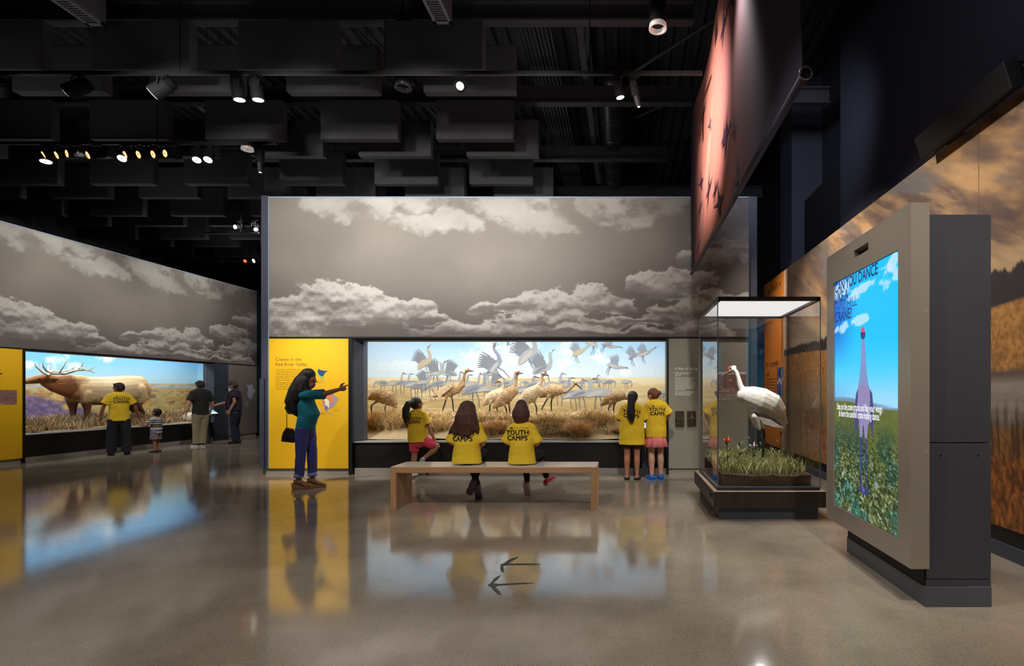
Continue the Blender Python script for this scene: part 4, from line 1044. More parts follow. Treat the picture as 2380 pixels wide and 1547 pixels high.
tag(bd, 'painted prairie sky and grassland backdrop of the crane diorama', 'backdrop', kind='structure')
for xx, nm in ((-5.95, 'diorama_side_backdrop'), (1.75, 'diorama_side_backdrop')):
    o = grid_paint(nm, np.linspace(W + .3, DB, 60), np.linspace(.5, 2.9, 90), lambda u, v: (np.full_like(u, xx), u, v), lambda u, v: plain_paint(1500 + (DB - u) * 120 + 0 * v, PY - (v - EYE) / DB * F), PAINTED)
    o['kind'] = 'structure'
struct(MB().box(-6.0, 1.8, W + .26, DB + .1, 2.9, 2.95).build('diorama_ceiling', DARK))
struct(MB().box(-6.0, 1.8, DB + .01, DB + .06, .3, 2.95).build('diorama_back_wall', DARK))
area('diorama_lamp', (-2.2, 9.75, 2.86), (-2.2, 9.95, 0), 128, 6.6, .7, (1, .97, .92))
area('diorama_sky_lamp', (-2.2, 9.4, 2.86), (-2.2, 11.1, 1.9), 60, 6.6, .4, (.96, .98, 1))
def gz(x, y):
    x = np.asarray(x, float); y = np.asarray(y, float)
    edge = 9.58 - .30 * sst(-2.7, -2.2, x) + .10 * (fbm(x * 1.3, y * 0, 4, 3) - .5) * 2
    bank = sst(edge, edge + .16, y)
    return .555 + .20 * np.clip((y - 9.02) / .6, 0, 1) + .11 * bank + .07 * sst(9.7, 11.1, y) + .04 * (fbm(x * 2.2, y * 2.2, 6, 4) - .5)
def ground_paint(u, v):
    n = fbm(u * 5, v * 5, 17, 5); n2 = fbm(u * 24, v * 24, 18, 4)
    c = mixc(np.full(u.shape + (3,), 1.) * np.array((186., 168, 132)), (150, 128, 92), n); c = mixc(c, (96, 78, 52), .6 * sst(.5, .7, n2) * sst(9.2, 9.6, v))
    return mixc(c, (176, 150, 104), .5 * sst(10, 11, v))
gd = grid_paint('diorama_ground', np.linspace(-5.95, 1.75, 180), np.linspace(W + .28, DB, 70), lambda u, v: (u, v, gz(u, v)), ground_paint, vcol('prairie_soil', .95, 0, 60, .2, bump=.3))
tag(gd, 'sandy prairie ground with a grassy bank in the crane diorama', 'ground', kind='structure')

# painted birds on the back wall
PBL = [pbr('painted_grey', (168, 172, 176), .8), pbr('painted_blue_grey', (146, 156, 170), .8), pbr('painted_tan_grey', (186, 174, 152), .8)]
PDK = pbr('painted_slate', (104, 110, 120), .8); PSH = [pbr('painted_shade', (132, 138, 148), .8), pbr('painted_pale_back', (188, 186, 180), .8)]; PRED = pbr('painted_red', (190, 84, 66), .8); PWH = pbr('painted_white', (226, 226, 222), .8)
LIFT = [0]
def BP(d):
    LIFT[0] += 1; e = d + .00013 * (LIFT[0] % 60)      # every stroke of paint a hair above the last
    return lambda x, y: (bx(x), DB - .004 - e, bz(y))
cnt = [0]
def ribbon(m, pts, ws, P):
    L, R = [], []
    for i, (x, y) in enumerate(pts):
        a = pts[max(i - 1, 0)]; b = pts[min(i + 1, len(pts) - 1)]
        dx, dy = b[0] - a[0], b[1] - a[1]; l = math.hypot(dx, dy) or 1; nx, ny = -dy / l, dx / l
        L.append((x + nx * ws[i], y + ny * ws[i])); R.append((x - nx * ws[i], y - ny * ws[i]))
    for i in range(len(pts) - 1): m.flat([L[i], L[i + 1], R[i + 1], R[i]], P)
def chaikin(p, n=2):
    for _ in range(n):
        q = []
        for i in range(len(p)):
            a, b = p[i], p[(i + 1) % len(p)]
            q += [(a[0] * .75 + b[0] * .25, a[1] * .75 + b[1] * .25), (a[0] * .25 + b[0] * .75, a[1] * .25 + b[1] * .75)]
        p = q
    return p
def bez(pts, n=9):
    out = []
    pts = [np.array(p, float) for p in pts]
    for t in np.linspace(0, 1, n):
        q = pts
        while len(q) > 1: q = [q[i] * (1 - t) + q[i + 1] * t for i in range(len(q) - 1)]
        out.append(tuple(q[0]))
    return out
def pcrane(x, y, s, face=1, kind='up', tone=None, tilt=0):
    """x,y = body centre in picture units; s = body half length; face +1 looks right"""
    cnt[0] += 1; d = .0
    P = BP(d); f = face; tone = cnt[0] % 3 if tone is None else tone
    ct, st = math.cos(tilt), math.sin(tilt)
    def T(u, v): return (x + f * s * (u * ct - v * st), y - s * (u * st + v * ct))
    m = MB()
    m.flat(chaikin([T(*p) for p in ((-1.25, -.34), (-1.0, .08), (-.4, .36), (.2, .38), (.75, .28), (1.0, .05), (.8, -.22), (.3, -.40), (-.3, -.36), (-.8, -.46))]), P)
    if kind == 'down': nk = bez([T(.75, .1), T(1.4, .2), T(1.35, -.7), T(1.2, -1.0)]); bk = (T(1.2, -.95), T(1.05, -1.45))
    elif kind == 'fly': nk = bez([T(.8, .1), T(1.3, .25), T(1.9, .45)]); bk = (T(1.85, .43), T(2.3, .35))
    elif kind == 'back': nk = bez([T(.75, .15), T(1.2, .6), T(.8, 1.1), T(1.25, 1.45)]); bk = (T(1.2, 1.43), T(1.75, 1.6))
    else: nk = bez([T(.75, .1), T(1.25, .35), T(.95, 1.0), T(1.3, 1.45)]); bk = (T(1.28, 1.42), T(1.9, 1.28))
    ribbon(m, nk, list(np.linspace(.20 * s, .10 * s, len(nk))), BP(d))
    o = m.build('painted_crane', PBL[tone], bd)
    fw = MB(); fw.flat(chaikin([T(*p) for p in ((-1.15, -.32), (-.6, .0), (0, .16), (.55, .12), (.35, -.12), (-.2, -.24), (-.7, -.40))]), BP(d))
    fw.build('painted_folded_wing', PSH[cnt[0] % 2], bd)
    e = MB(); ribbon(e, [bk[0], bk[1]], [.07 * s, .02 * s], BP(d))
    if kind == 'fly': lg = [[T(-.6, -.3), T(-.9, -1.0), T(-.8, -1.6)], [T(-.5, -.3), T(-.6, -1.1), T(-.45, -1.75)]]
    else: lg = [[T(-.15, -.33), T(-.28, -1.0), T(-.15, -1.85)], [T(.15, -.33), T(.32, -1.0), T(.28, -1.9)]]
    for l in lg: ribbon(e, l, [.05 * s, .035 * s, .03 * s], BP(d))
    if kind in ('fly', 'back'):
        w = MB()
        for k, off in enumerate((0, -.3)):
            d2 = 0.
            w.flat([T(.42 + off, .18), T(.40 + off, .7), T(.12 + off, 1.15), T(-.35 + off, 1.2), T(-.62 + off, .7), T(-.45 + off, .2)], BP(d2))
            for i in range(7):
                q = i / 6; bx0, by0 = .30 - .85 * q + off, 1.05 - .25 * q; an = 1.9 + .75 * q; L_ = .95 - .35 * q
                w.flat([T(bx0 - .09, by0 - .1), T(bx0 + .09, by0 - .1), T(bx0 + L_ * math.cos(an) * .8 + .05, by0 + L_ * math.sin(an) * .85), T(bx0 + L_ * math.cos(an), by0 + L_ * math.sin(an))], BP(d2))
        wo = w.build('painted_wing', PSH[0] if kind == 'back' else PBL[1], bd)
    e.build('painted_bill_and_legs', PDK, bd)
    h = nk[-1]; r = .115 * s
    MB().flat([(h[0] + r * math.cos(a), h[1] + r * .8 * math.sin(a)) for a in np.linspace(0, 2 * PI, 9)[:-1]], BP(d)).build('painted_head', PRED if cnt[0] % 2 else PWH, bd)
for a in ((832, 890, 9, -1, 'down'), (890, 889, 14, -1, 'down', 0), (917, 889, 14, 1, 'up', 2), (935, 888, 13, 1, 'up', 0), (960, 891, 17, 1, 'up', 1), (975, 895, 15, 1, 'up', 1), (985, 886, 13, 1, 'back', 0), (1000, 897, 17, 1, 'up', 2, .2), (1012, 866, 16, 1, 'back', 0), (1043, 866, 15, -1, 'back', 0), (988, 842, 17, 1, 'back', 2, .5),
          (1022, 890, 15, 1, 'up', 1), (1050, 888, 15, 1, 'up', 0), (1070, 892, 14, 1, 'up', 1), (1095, 892, 15, 1, 'up', 0), (1102, 903, 22, 1, 'up', 1, .12), (1130, 903, 16, 1, 'down', 0), (1148, 889, 13, -1, 'back', 0), (1150, 850, 21, 1, 'back', 1, .75), (1175, 890, 17, 1, 'up', 0), (1228, 823, 24, 1, 'back', 0, .55), (1262, 855, 20, 1, 'back', 0, .25),
          (1215, 905, 19, 1, 'up', 1), (1240, 893, 15, 1, 'up', 0), (1283, 893, 16, 1, 'up', 0), (1222, 888, 9, -1, 'down', 0), (1250, 887, 9, -1, 'down', 0), (1310, 886, 9, 1, 'down', 0), (1325, 888, 9, -1, 'down', 0), (1300, 905, 18, 1, 'up', 1), (1330, 915, 19, 1, 'up', 1, .1), (1350, 913, 20, 1, 'up', 0, .1), (1390, 911, 24, 1, 'down', 0),
          (1355, 887, 9, 1, 'down', 0), (1377, 886, 9, 1, 'up', 1), (1392, 886, 8, 1, 'down', 1), (1405, 886, 9, -1, 'down', 0), (1417, 886, 9, 1, 'down', 1), (1455, 886, 9, 1, 'down', 0), (1538, 915, 15, -1, 'down', 0),
          (1428, 850, 13, 1, 'fly', 0, -.35), (1474, 826, 12, 1, 'fly', 0, .35), (1500, 820, 12, 1, 'fly', 0, .3), (1345, 818, 13, 1, 'fly', 2, .35), (1373, 797, 14, -1, 'fly', 0, .3), (1415, 802, 13, 1, 'fly', 0, -.35), (1150, 803, 4, 1, 'fly', 0), (1182, 800, 4, 1, 'fly', 0), (1195, 812, 4, -1, 'fly', 0)):
    pcrane(*(a[:2] + (a[2] * 1.12,) + a[3:]))

# ------------------------------------------------------------------ birds in the round
def crane3(name, label, Y, body, neck, bill, legs, mat, s=1., lat=.10, wings=(), crown=True, legmat=None, feather=True, yaw=0., group=None, voxel=.008, plume=None):
    """side outline given in picture units at distance Y, filled out to a round bird"""
    cx = sum(p[0] for p in body) / len(body); ox, oz = fx(cx, Y), fz(max(l[-1][1] for l in legs), Y)
    def T(p, dy=0.): return (fx(p[0], Y) - ox, dy, fz(p[1], Y) - oz)
    t = thing(name, label, 'bird', (ox, Y, oz), yaw, group)
    m = MB(); u = Y / F
    m.tube([T(p) for p in body], [(p[2] * u * p[3] if len(p) > 3 else p[2] * u * .82, p[2] * u) for p in body], 16, ref=(0, 1, 0))
    nk = [T(p) for p in neck]
    m.tube(nk, [p[2] * u * (.92 if i == 0 else .8) for i, p in enumerate(neck)], 12, ref=(0, 1, 0))
    hd = Vector(nk[-1]); bt = Vector(T(bill)); ax = (bt - hd).normalized()
    m.tube([hd - ax * neck[-1][2] * u * .8, hd, hd + ax * neck[-1][2] * u * 1.3], [neck[-1][2] * u * .9, neck[-1][2] * u * 1.25, neck[-1][2] * u * .7], 12, ref=(0, 1, 0))
    if plume:
        for pl in plume: m.tube([T(p) for p in pl], [p[2] * u for p in pl], 8, ref=(0, 1, 0))
    for i, l in enumerate(legs):
        sg = -1 if i == 0 else 1
        m.tube([T((l[0][0], l[0][1]), sg * lat * .5), T(((l[0][0] + l[1][0]) / 2, (l[0][1] + l[1][1]) / 2), sg * lat * .55)], [5.2 * s * u, 2.6 * s * u], 10, ref=(0, 1, 0))
    m.fused('body', mat, t, voxel, 3)
    MB().tube([hd + ax * neck[-1][2] * u * .9, hd.lerp(bt, .6), bt], [neck[-1][2] * u * .62, neck[-1][2] * u * .4, .002], 10, ref=(0, 1, 0)).build('bill', pbr('bill_horn', (92, 74, 58), .4), t, 0, True)
    if crown:
        up = Vector((0, 0, 1)); r = neck[-1][2] * u
        MB().ball(hd + ax * r * .5 + up * r * .55, (r * 1.0, r * .85, r * .75)).build('red_crown', pbr('crown_red', (168, 52, 40), .6), t, 0, True)
        for sg in (-1, 1): MB().ball(hd + ax * r * .75 + Vector((0, sg * r * 1.0, r * .15)), r * .2, None, 8, 6).build('eye', pbr('bird_eye', (20, 14, 10), .15), t, 0, True)
    lm = legmat or pbr('leg_black', (38, 34, 34), .5)
    for i, l in enumerate(legs):
        sg = -1 if i == 0 else 1
        mid = ((l[0][0] + l[1][0]) / 2, (l[0][1] + l[1][1]) / 2)
        mm = MB().tube([T(mid, sg * lat * .55), T(l[1], sg * lat * .5), T(l[2], sg * lat * .5)], [1.7 * s * u, 1.75 * s * u, 1.35 * s * u], 8, ref=(0, 1, 0))
        ft = Vector(T(l[2], sg * lat * .5))
        for an in (-.5, 0, .5):
            mm.tube([ft, ft + Vector((math.cos(an) * .05 * (1 if bill[0] > neck[0][0] else -1), math.sin(an) * .05, -.008))], [.006, .003], 6)
        mm.build('leg', lm, t, 0, True)
    for wg in wings:
        w = MB(); pts, mt, dy = wg
        q = [Vector(T(p, dy)) for p in pts]; n = len(q)
        w.add([p + Vector((0, .012, 0)) for p in q] + [p - Vector((0, .012, 0)) for p in q], [tuple(range(n)), tuple(range(2 * n - 1, n - 1, -1))] + [(k, n + k, n + (k + 1) % n, (k + 1) % n) for k in range(n)])
        w.build('wing', mt, t)
    return t
PL1 = pbr('sandhill_plumage', (206, 176, 134), .9, rgb2=(138, 106, 72), vscale=22, stretch=(1, 1, 1.8), bump=.4, bscale=90)
PL2 = pbr('pale_plumage', (226, 208, 176), .9, rgb2=(180, 150, 112), vscale=22, stretch=(1, 1, 1.8), bump=.4, bscale=90)
PL3 = pbr('dusky_plumage', (178, 146, 104), .9, rgb2=(112, 86, 56), vscale=24, stretch=(1, 1, 1.8), bump=.45, bscale=90)
Yc = 10.1
GRP = 'mounted sandhill cranes in the diorama'
crane3('sandhill_crane', 'brown mounted crane hunched low in grass at the left of the diorama', 9.75, [(858, 926, 4), (870, 918, 13), (890, 920, 18), (906, 926, 17), (916, 938, 9)], [(914, 930, 8), (919, 946, 6), (914, 958, 5), (908, 962, 4)], (900, 970), [((882, 930), (866, 942), (866, 968)), ((896, 932), (892, 950), (894, 970))], PL3, group=GRP)
crane3('sandhill_crane', 'walking mounted crane with drooped wing and bill open, left of centre in the diorama', Yc, [(1006, 921, 3), (1022, 914, 9), (1042, 908, 15), (1062, 900, 14), (1075, 893, 8)], [(1072, 895, 8), (1078, 880, 5.5), (1080, 868, 4.2), (1086, 861, 3.6)], (1103, 862), [((1041, 918), (1036, 938), (1028, 960)), ((1046, 916), (1050, 932), (1052, 955))], PL1, wings=[([(1062, 884), (1046, 890), (1030, 905), (1010, 919), (1024, 918), (1026, 934), (1033, 918), (1046, 908), (1056, 900)], PL2, -.14)], group=GRP)
crane3('sandhill_crane', 'pale mounted crane bending away at the middle of the diorama', Yc, [(1124, 940, 4), (1135, 928, 12), (1150, 920, 15), (1165, 912, 11)], [(1163, 914, 8), (1168, 898, 5), (1166, 888, 4.5), (1160, 885, 4)], (1150, 889), [((1143, 932), (1140, 945), (1138, 960)), ((1153, 930), (1153, 946), (1155, 960))], PL2, group=GRP)
crane3('sandhill_crane', 'upright mounted crane with red crown at the very middle of the diorama', Yc - .2, [(1148, 946, 4), (1162, 934, 12), (1178, 920, 16), (1194, 906, 12)], [(1191, 909, 9), (1199, 888, 5.5), (1200, 874, 4.6), (1203, 866, 3.8)], (1217, 868), [((1172, 936), (1178, 950), (1180, 972)), ((1180, 932), (1183, 948), (1184, 972))], PL1, group=GRP)
crane3('sandhill_crane', 'large straw coloured mounted crane with long neck up behind the short haired child', Yc - .3, [(1196, 948, 4), (1212, 934, 13), (1232, 918, 18), (1250, 905, 13)], [(1248, 906, 10), (1257, 888, 6), (1259, 875, 5), (1263, 869, 4)], (1277, 873), [((1226, 936), (1228, 950), (1226, 972)), ((1240, 930), (1246, 948), (1246, 968))], PL2, group=GRP)
crane3('sandhill_crane', 'brown mounted crane striding with outstretched neck and red face, right of centre', Yc, [(1255, 922, 3), (1268, 912, 12), (1285, 906, 16), (1302, 906, 12)], [(1300, 907, 9), (1316, 910, 5), (1328, 900, 4.4), (1338, 890, 3.8)], (1354, 906), [((1278, 918), (1268, 935), (1260, 950)), ((1284, 918), (1280, 935), (1281, 956))], PL1, group=GRP)
crane3('sandhill_crane', 'brown mounted crane lowering its neck behind the girl in black shorts', Yc - .2, [(1398, 940, 4), (1412, 928, 12), (1430, 922, 13), (1448, 920, 9)], [(1446, 922, 7), (1460, 926, 4.5), (1472, 936, 4), (1476, 948, 3.6)], (1480, 962), [((1420, 934), (1414, 950), (1422, 968)), ((1428, 934), (1426, 950), (1428, 968))], PL3, group=GRP)
# whooping crane of the glass case
YW = 6.33
WHITE = pbr('white_plumage', (226, 222, 212), .85, rgb2=(198, 192, 180), vscale=14, stretch=(1.2, 1, 2.6), bump=.25, bscale=34)
wc = crane3('whooping_crane', 'large white mounted whooping crane standing in the glass case', YW,
    [(1820, 972, 8), (1812, 960, 20, .7), (1795, 945, 31, .7), (1768, 932, 32, .75), (1744, 923, 27, .72), (1727, 917, 20, .7)],
    [(1738, 925, 17), (1727, 912, 13), (1720, 896, 9), (1716, 879, 7), (1711, 864, 6.5), (1702, 857, 6.2)], (1673, 877),
    [((1753, 968), (1769, 1022), (1772, 1086)), ((1775, 975), (1780, 1012), (1775, 1078))], WHITE, s=1.7, lat=.13, voxel=.008, crown=False,
    wings=[([(1742, 955), (1765, 960), (1790, 970), (1806, 985), (1800, 990), (1780, 978), (1755, 968)], pbr('black_primaries', (52, 44, 42), .7), -.165), ([(1754, 966), (1780, 972), (1802, 986), (1812, 992), (1790, 990), (1765, 982)], WHITE, -.172)],
    plume=[[(1800, 950, 12), (1818, 968, 9), (1822, 985, 5), (1820, 1000, 2)], [(1806, 960, 12), (1812, 980, 8), (1812, 996, 4)], [(1815, 960, 9), (1826, 978, 5), (1829, 994, 2)], [(1764, 960, 14), (1785, 978, 11), (1804, 990, 4)], [(1750, 940, 16), (1752, 966, 11), (1758, 990, 5)]])
hw = Vector((fx(1702, YW) - wc.location.x, 0, fz(857, YW) - wc.location.z)); uw = YW / F
MB().tube([hw + Vector((.012, 0, .012)), hw + Vector((-.02, 0, .012)), hw + Vector((-.045, 0, -.016))], [.022, .031, .02], 10, ref=(0, 1, 0)).build('red_crown', pbr('crane_crown', (104, 36, 24), .7), wc, 0, True)
MB().tube([(hw.x - .015, 0, hw.z - .032), (hw.x - .045, 0, hw.z - .034)], [.016, .017], 10, ref=(0, 1, 0)).build('red_malar', MATS['crane_crown'], wc, 0, True)
for sg in (-1, 1): MB().ball(hw + Vector((-.022, sg * .034, .004)), .006, None, 8, 6).build('eye', MATS['bird_eye'], wc, 0, True)
MB().tube([(fx(1827, YW) - wc.location.x, -.05, fz(985, YW) - wc.location.z), (fx(1830, YW) - wc.location.x, -.05, fz(994, YW) - wc.location.z)], [.014, .006], 8).build('wing_tip', MATS['black_primaries'], wc, 0, True)

# grass of the diorama
STR = [pbr('straw_gold', (236, 206, 142), .8), pbr('straw_pale', (246, 230, 188), .8), pbr('straw_brown', (192, 150, 96), .8), pbr('straw_dark', (150, 118, 76), .8)]
RUS = [pbr('straw_rust', (208, 144, 92), .8), STR[2], STR[0], STR[3]]
n = 30000; x = RNG.uniform(-5.4, .95, n); y = 9.52 - .30 * sst(-2.7, -2.2, x) + .10 * (fbm(x * 1.3, x * 0, 4, 3) - .5) * 2 + 1.0 * RNG.random(n) ** 1.7
k = fbm(x * 1.7, y * 1.7, 19, 4) + .10 * (y < 9.75); sel = k > .52
pts = np.stack([x, y, gz(x, y) - .02], 1)[sel]
tag(blades('prairie_grass', pts, .19, .012, 1.15, STR, None, 3, 5, 1.2), 'dry golden prairie grass on the bank of the crane diorama', 'grass', kind='stuff')
n = 9000; x = RNG.uniform(-5.8, 1.4, n); y = RNG.uniform(10.3, 11.0, n)
tag(blades('short_prairie_grass', np.stack([x, y, gz(x, y) - .02], 1), .07, .012, .8, STR, None, 2, 6), 'short pale grass at the foot of the painted prairie', 'grass', kind='stuff')
for px, yy_, r, h, cnt_, ms, lab in ((1345, 9.15, .24, .34, 1500, RUS, 'rust red fountain of bunch grass at the front of the crane diorama'), (1455, 9.2, .2, .30, 900, STR, 'upright straw bunch grass near the girls at the crane window'), (1270, 9.35, .35, .30, 1500, STR, 'golden bunch grass behind the short haired child'),
                                   (1385, 9.5, .4, .3, 1600, STR, 'rounded golden bunch grass behind the rust red tuft'), (905, 9.55, .45, .34, 2000, STR, 'golden tussock below the hunched mounted crane'), (1010, 9.45, .4, .26, 1500, STR, 'pale tussock left of the walking mounted crane'), (1150, 9.3, .3, .28, 1400, RUS, 'russet bunch grass between the two seated children'), (868, 9.55, .14, .40, 700, RUS, 'tall russet grass at the left edge of the crane window')):
    an = RNG.uniform(0, 2 * PI, cnt_); rr = r * np.sqrt(RNG.random(cnt_)) * .6
    x = fx(px, yy_) + rr * np.cos(an); y = yy_ + rr * .6 * np.sin(an)
    o = tag(blades('bunch_grass', np.stack([x, y, gz(x, y) - .02], 1), h, .010, 1.0, ms, None, 3, px, 1.25, .35), lab, 'grass', 'bunch grasses of the crane diorama')

# ------------------------------------------------------------------ elk diorama
XB = -13.35
def elk_paint(u, v):
    x = PX - (-XB) * F / u; y = PY - (v - EYE) * F / u
    n = fbm(x / 40, y / 26, 27, 5)
    c = mixc(np.full(u.shape + (3,), 1.) * np.array((112., 182, 236)), (178, 220, 236), sst(820, 892, y))
    def cl(cx, cy, rx, ry, a, seed): return a * sst(.1, 1.1, 1 - ((x - cx) / rx) ** 2 - ((y - cy) / ry) ** 2 + 2.2 * (fbm(x / 16, y / 11, seed, 6, .6) - .5))
    for q in ((135, 838, 34, 20, .95, 41), (65, 850, 22, 16, .9, 42), (250, 833, 36, 13, .95, 43), (178, 850, 26, 10, .8, 44), (478, 848, 8, 8, .6, 45)): c = mixc(c, (240, 246, 252), cl(*q))
    g = mixc(np.full(u.shape + (3,), 1.) * np.array((176., 160, 110)), (206, 184, 120), n)
    g = mixc(g, (176, 178, 170), sst(896, 892, y)); g = mixc(g, (170, 190, 220), sst(896, 898, y) * sst(902, 900, y))
    hl = 918 + .05 * (x - 330); g = mixc(g, (124, 96, 88), .9 * sst(.50, .60, fbm(x / 22, y / 9, 47, 4)) * sst(904, 908, y) * sst(945, 930, y)); g = mixc(g, (196, 140, 70), .7 * sst(.56, .66, fbm(x / 14, y / 9, 48, 4)) * sst(906, 912, y) * sst(950, 935, y))
    g = mixc(g, (166, 156, 96), sst(940, 955, y + .16 * (x - 430)))
    pb = sst(250, 190, x) * sst(905, 925, y); g = mixc(g, (226, 178, 110), pb * sst(935, 905, y + .2 * (120 - x)))
    g = mixc(g, np.array((128., 112, 152)) * (1 + .5 * (fbm(x / 7, y / 5, 57, 5)[..., None] - .5)) + 40 * (fbm(x / 16, y / 9, 58, 4)[..., None] - .5) * np.array((1.3, .8, .2)), pb * sst(918, 930, y + .25 * (100 - x) + 10 * (n - .5))); g = mixc(g, (224, 190, 90), .8 * sst(.5, 1, 1 - ((x - 155) / 22) ** 2 - ((y - 945) / 14) ** 2))
    g = g * (1 + .5 * (fbm(x / 9, y / 4, 49, 6, .62)[..., None] - .5))
    m = sst(890, 892, y); return c * (1 - m[..., None]) + g * m[..., None]
eb = grid_paint('elk_backdrop', np.linspace(9.6, 18.4, 380), np.linspace(.3, 2.9, 150), lambda u, v: (np.full_like(u, XB), u, v), elk_paint, PAINTED)
tag(eb, 'painted autumn hills and blue sky behind the elk', 'backdrop', kind='structure')
struct(MB().box(XB - .1, XL - .2, 9.5, 16.6, 2.9, 2.95).build('elk_diorama_ceiling', DARK))
struct(MB().box(XB - .1, XL - .26, 9.45, 9.5, .2, 2.9).build('elk_diorama_side_wall', pbr('elk_side_paint', (150, 180, 200), .8)))
struct(grid_paint('elk_diorama_far_side', np.linspace(XB, XL - .2, 30), np.linspace(.2, 2.9, 70), lambda u, v: (u, np.full_like(u, 16.55), v), lambda u, v: elk_paint(np.full_like(u, 17.6), v), PAINTED))
area('elk_diorama_lamp', (-12.5, 12.8, 2.86), (-12.6, 12.8, 0), 95, .8, 6.2, (1, .97, .92))
area('elk_sky_lamp', (-12.2, 13.2, 2.86), (XB, 13.2, 1.9), 45, 6.4, .4, (.95, .98, 1), 180, (0, 1, 0))
def ez(x, y): return .50 + .12 * (np.asarray(x) < -12.2) + .10 * fbm(np.asarray(x) * 1.3, np.asarray(y) * 1.3, 51, 4) + .05 * sst(14.2, 16, np.asarray(y, float))
eg = grid_paint('elk_ground', np.linspace(XB, XL - .28, 40), np.linspace(9.5, 16.55, 120), lambda u, v: (u, v, ez(u, v)), lambda u, v: ground_paint(v, u + 22), MATS['prairie_soil'])
tag(eg, 'dry grassy ground of the elk diorama', 'ground', kind='structure')
DRY = [pbr('dry_tan', (206, 174, 134), .85), pbr('dry_pale', (228, 206, 170), .85), pbr('dry_brown', (140, 104, 72), .85), pbr('dry_olive', (132, 118, 70), .85)]
n = 13000; x = RNG.uniform(XB + .15, XL - .5, n); y = RNG.uniform(9.9, 16.3, n); s_ = fbm(x * 2, y * 2, 53, 3) > .40
tag(blades('dry_meadow_grass', np.stack([x, y, ez(x, y) - .02], 1)[s_], .24, .014, .7, DRY, None, 3, 9, 1.), 'dry tan meadow grass around the elk', 'grass', kind='stuff')
rk = MB().ball((0, 0, 0), (.22, .18, .15)).fused('boulder', pbr('pale_boulder', (206, 196, 176), .8, var=.12, vscale=5, bump=.4, bscale=12), None, .03, 2)
rk.location = (-11.95, 14.62, .66); tag(rk, 'pale boulder at the far end of the elk window', 'rock')
# the elk: side outline in picture units on the plane X = -12.5
XE = -12.45
def eT(px, py, dx=0.):
    Y = -(XE + dx) * F / (PX - px); return Vector((XE + dx, Y, fz(py, Y)))
eo = eT(200, 985); ELK = empty('elk', eo); tag(ELK, 'mounted bull elk with tan body, dark mane and pale antlers in the left window', 'elk')
def E(px, py, dx=0.): return eT(px, py, dx) - eo
def elk_mat():
    m, nt, b = new_mat('elk_coat'); N, L = nt.nodes, nt.links
    tc = N.new('ShaderNodeTexCoord'); sx = N.new('ShaderNodeSeparateXYZ'); L.new(tc.outputs['Object'], sx.inputs[0])
    nz = N.new('ShaderNodeTexNoise'); nz.inputs['Scale'].default_value = 6; nz.inputs['Detail'].default_value = 6; L.new(tc.outputs['Object'], nz.inputs['Vector'])
    def rng(src, a, b_):
        r = N.new('ShaderNodeMapRange'); r.inputs['From Min'].default_value = a; r.inputs['From Max'].default_value = b_; L.new(src, r.inputs['Value']); return r.outputs[0]
    ad = N.new('ShaderNodeMath'); ad.operation = 'ADD'; mm = N.new('ShaderNodeMath'); mm.operation = 'MULTIPLY'; mm.inputs[1].default_value = .35
    L.new(nz.outputs['Fac'], mm.inputs[0]); L.new(sx.outputs['Y'], ad.inputs[0]); L.new(mm.outputs[0], ad.inputs[1])
    cr = N.new('ShaderNodeValToRGB'); e = cr.color_ramp.elements
    yl = lambda px: float(E(px, 900).y) + .17
    lo, hi = yl(57), yl(345)
    f = lambda v: (v - lo) / (hi - lo)
    e[0].position = 0; e[0].color = lin(176, 128, 80); e[1].position = 1.; e[1].color = lin(214, 160, 100)
    for ps, c in ((yl(100), (150, 96, 52)), (yl(160), (126, 76, 40)), (yl(176), (206, 172, 126)), (yl(230), (228, 206, 166)), (yl(310), (226, 196, 146))):
        q = e.new(max(0, min(1, f(ps)))); q.color = lin(*c)
    L.new(rng(ad.outputs[0], lo, hi), cr.inputs['Fac'])
    az = N.new('ShaderNodeMath'); az.operation = 'ADD'; L.new(sx.outputs['Z'], az.inputs[0]); L.new(mm.outputs[0], az.inputs[1])
    mx = N.new('ShaderNodeMix'); mx.data_type = 'RGBA'; mx.inputs[6].default_value = lin(96, 58, 32)
    L.new(rng(az.outputs[0], .62, .80), mx.inputs[0]); L.new(cr.outputs[0], mx.inputs[7]); L.new(mx.outputs[2], b.inputs['Base Color'])
    n2 = N.new('ShaderNodeTexNoise'); n2.inputs['Scale'].default_value = 40; bp = N.new('ShaderNodeBump'); bp.inputs['Strength'].default_value = .5; bp.inputs['Distance'].default_value = .02
    L.new(tc.outputs['Object'], n2.inputs['Vector']); L.new(n2.outputs['Fac'], bp.inputs['Height']); L.new(bp.outputs[0], b.inputs['Normal']); b.inputs['Roughness'].default_value = .9
    return m
m = MB()
m.tube([E(338, 905), E(322, 898), E(295, 902), E(250, 908), E(205, 908), E(180, 905)], [(.13, .17), (.24, .27), (.28, .32), (.30, .34), (.28, .33), (.22, .27)], 20, ref=(1, 0, 0))
m.tube([E(205, 905), E(175, 898), E(150, 896), E(125, 892), E(108, 886)], [(.24, .28), (.19, .28), (.15, .23), (.12, .17), (.10, .12)], 18, ref=(1, 0, 0))
m.tube([E(128, 883), E(105, 880), E(85, 882), E(66, 885), E(56, 888)], [(.08, .09), (.095, .105), (.08, .085), (.062, .065), (.045, .045)], 16, ref=(1, 0, 0))
m.tube([E(112, 884, .07), E(124, 880, .13), E(138, 882, .17)], [.02, .045, .012], 8, ref=(0, 0, 1))
m.tube([E(112, 884, -.07), E(122, 878, -.13), E(132, 876, -.17)], [.02, .045, .012], 8, ref=(0, 0, 1))
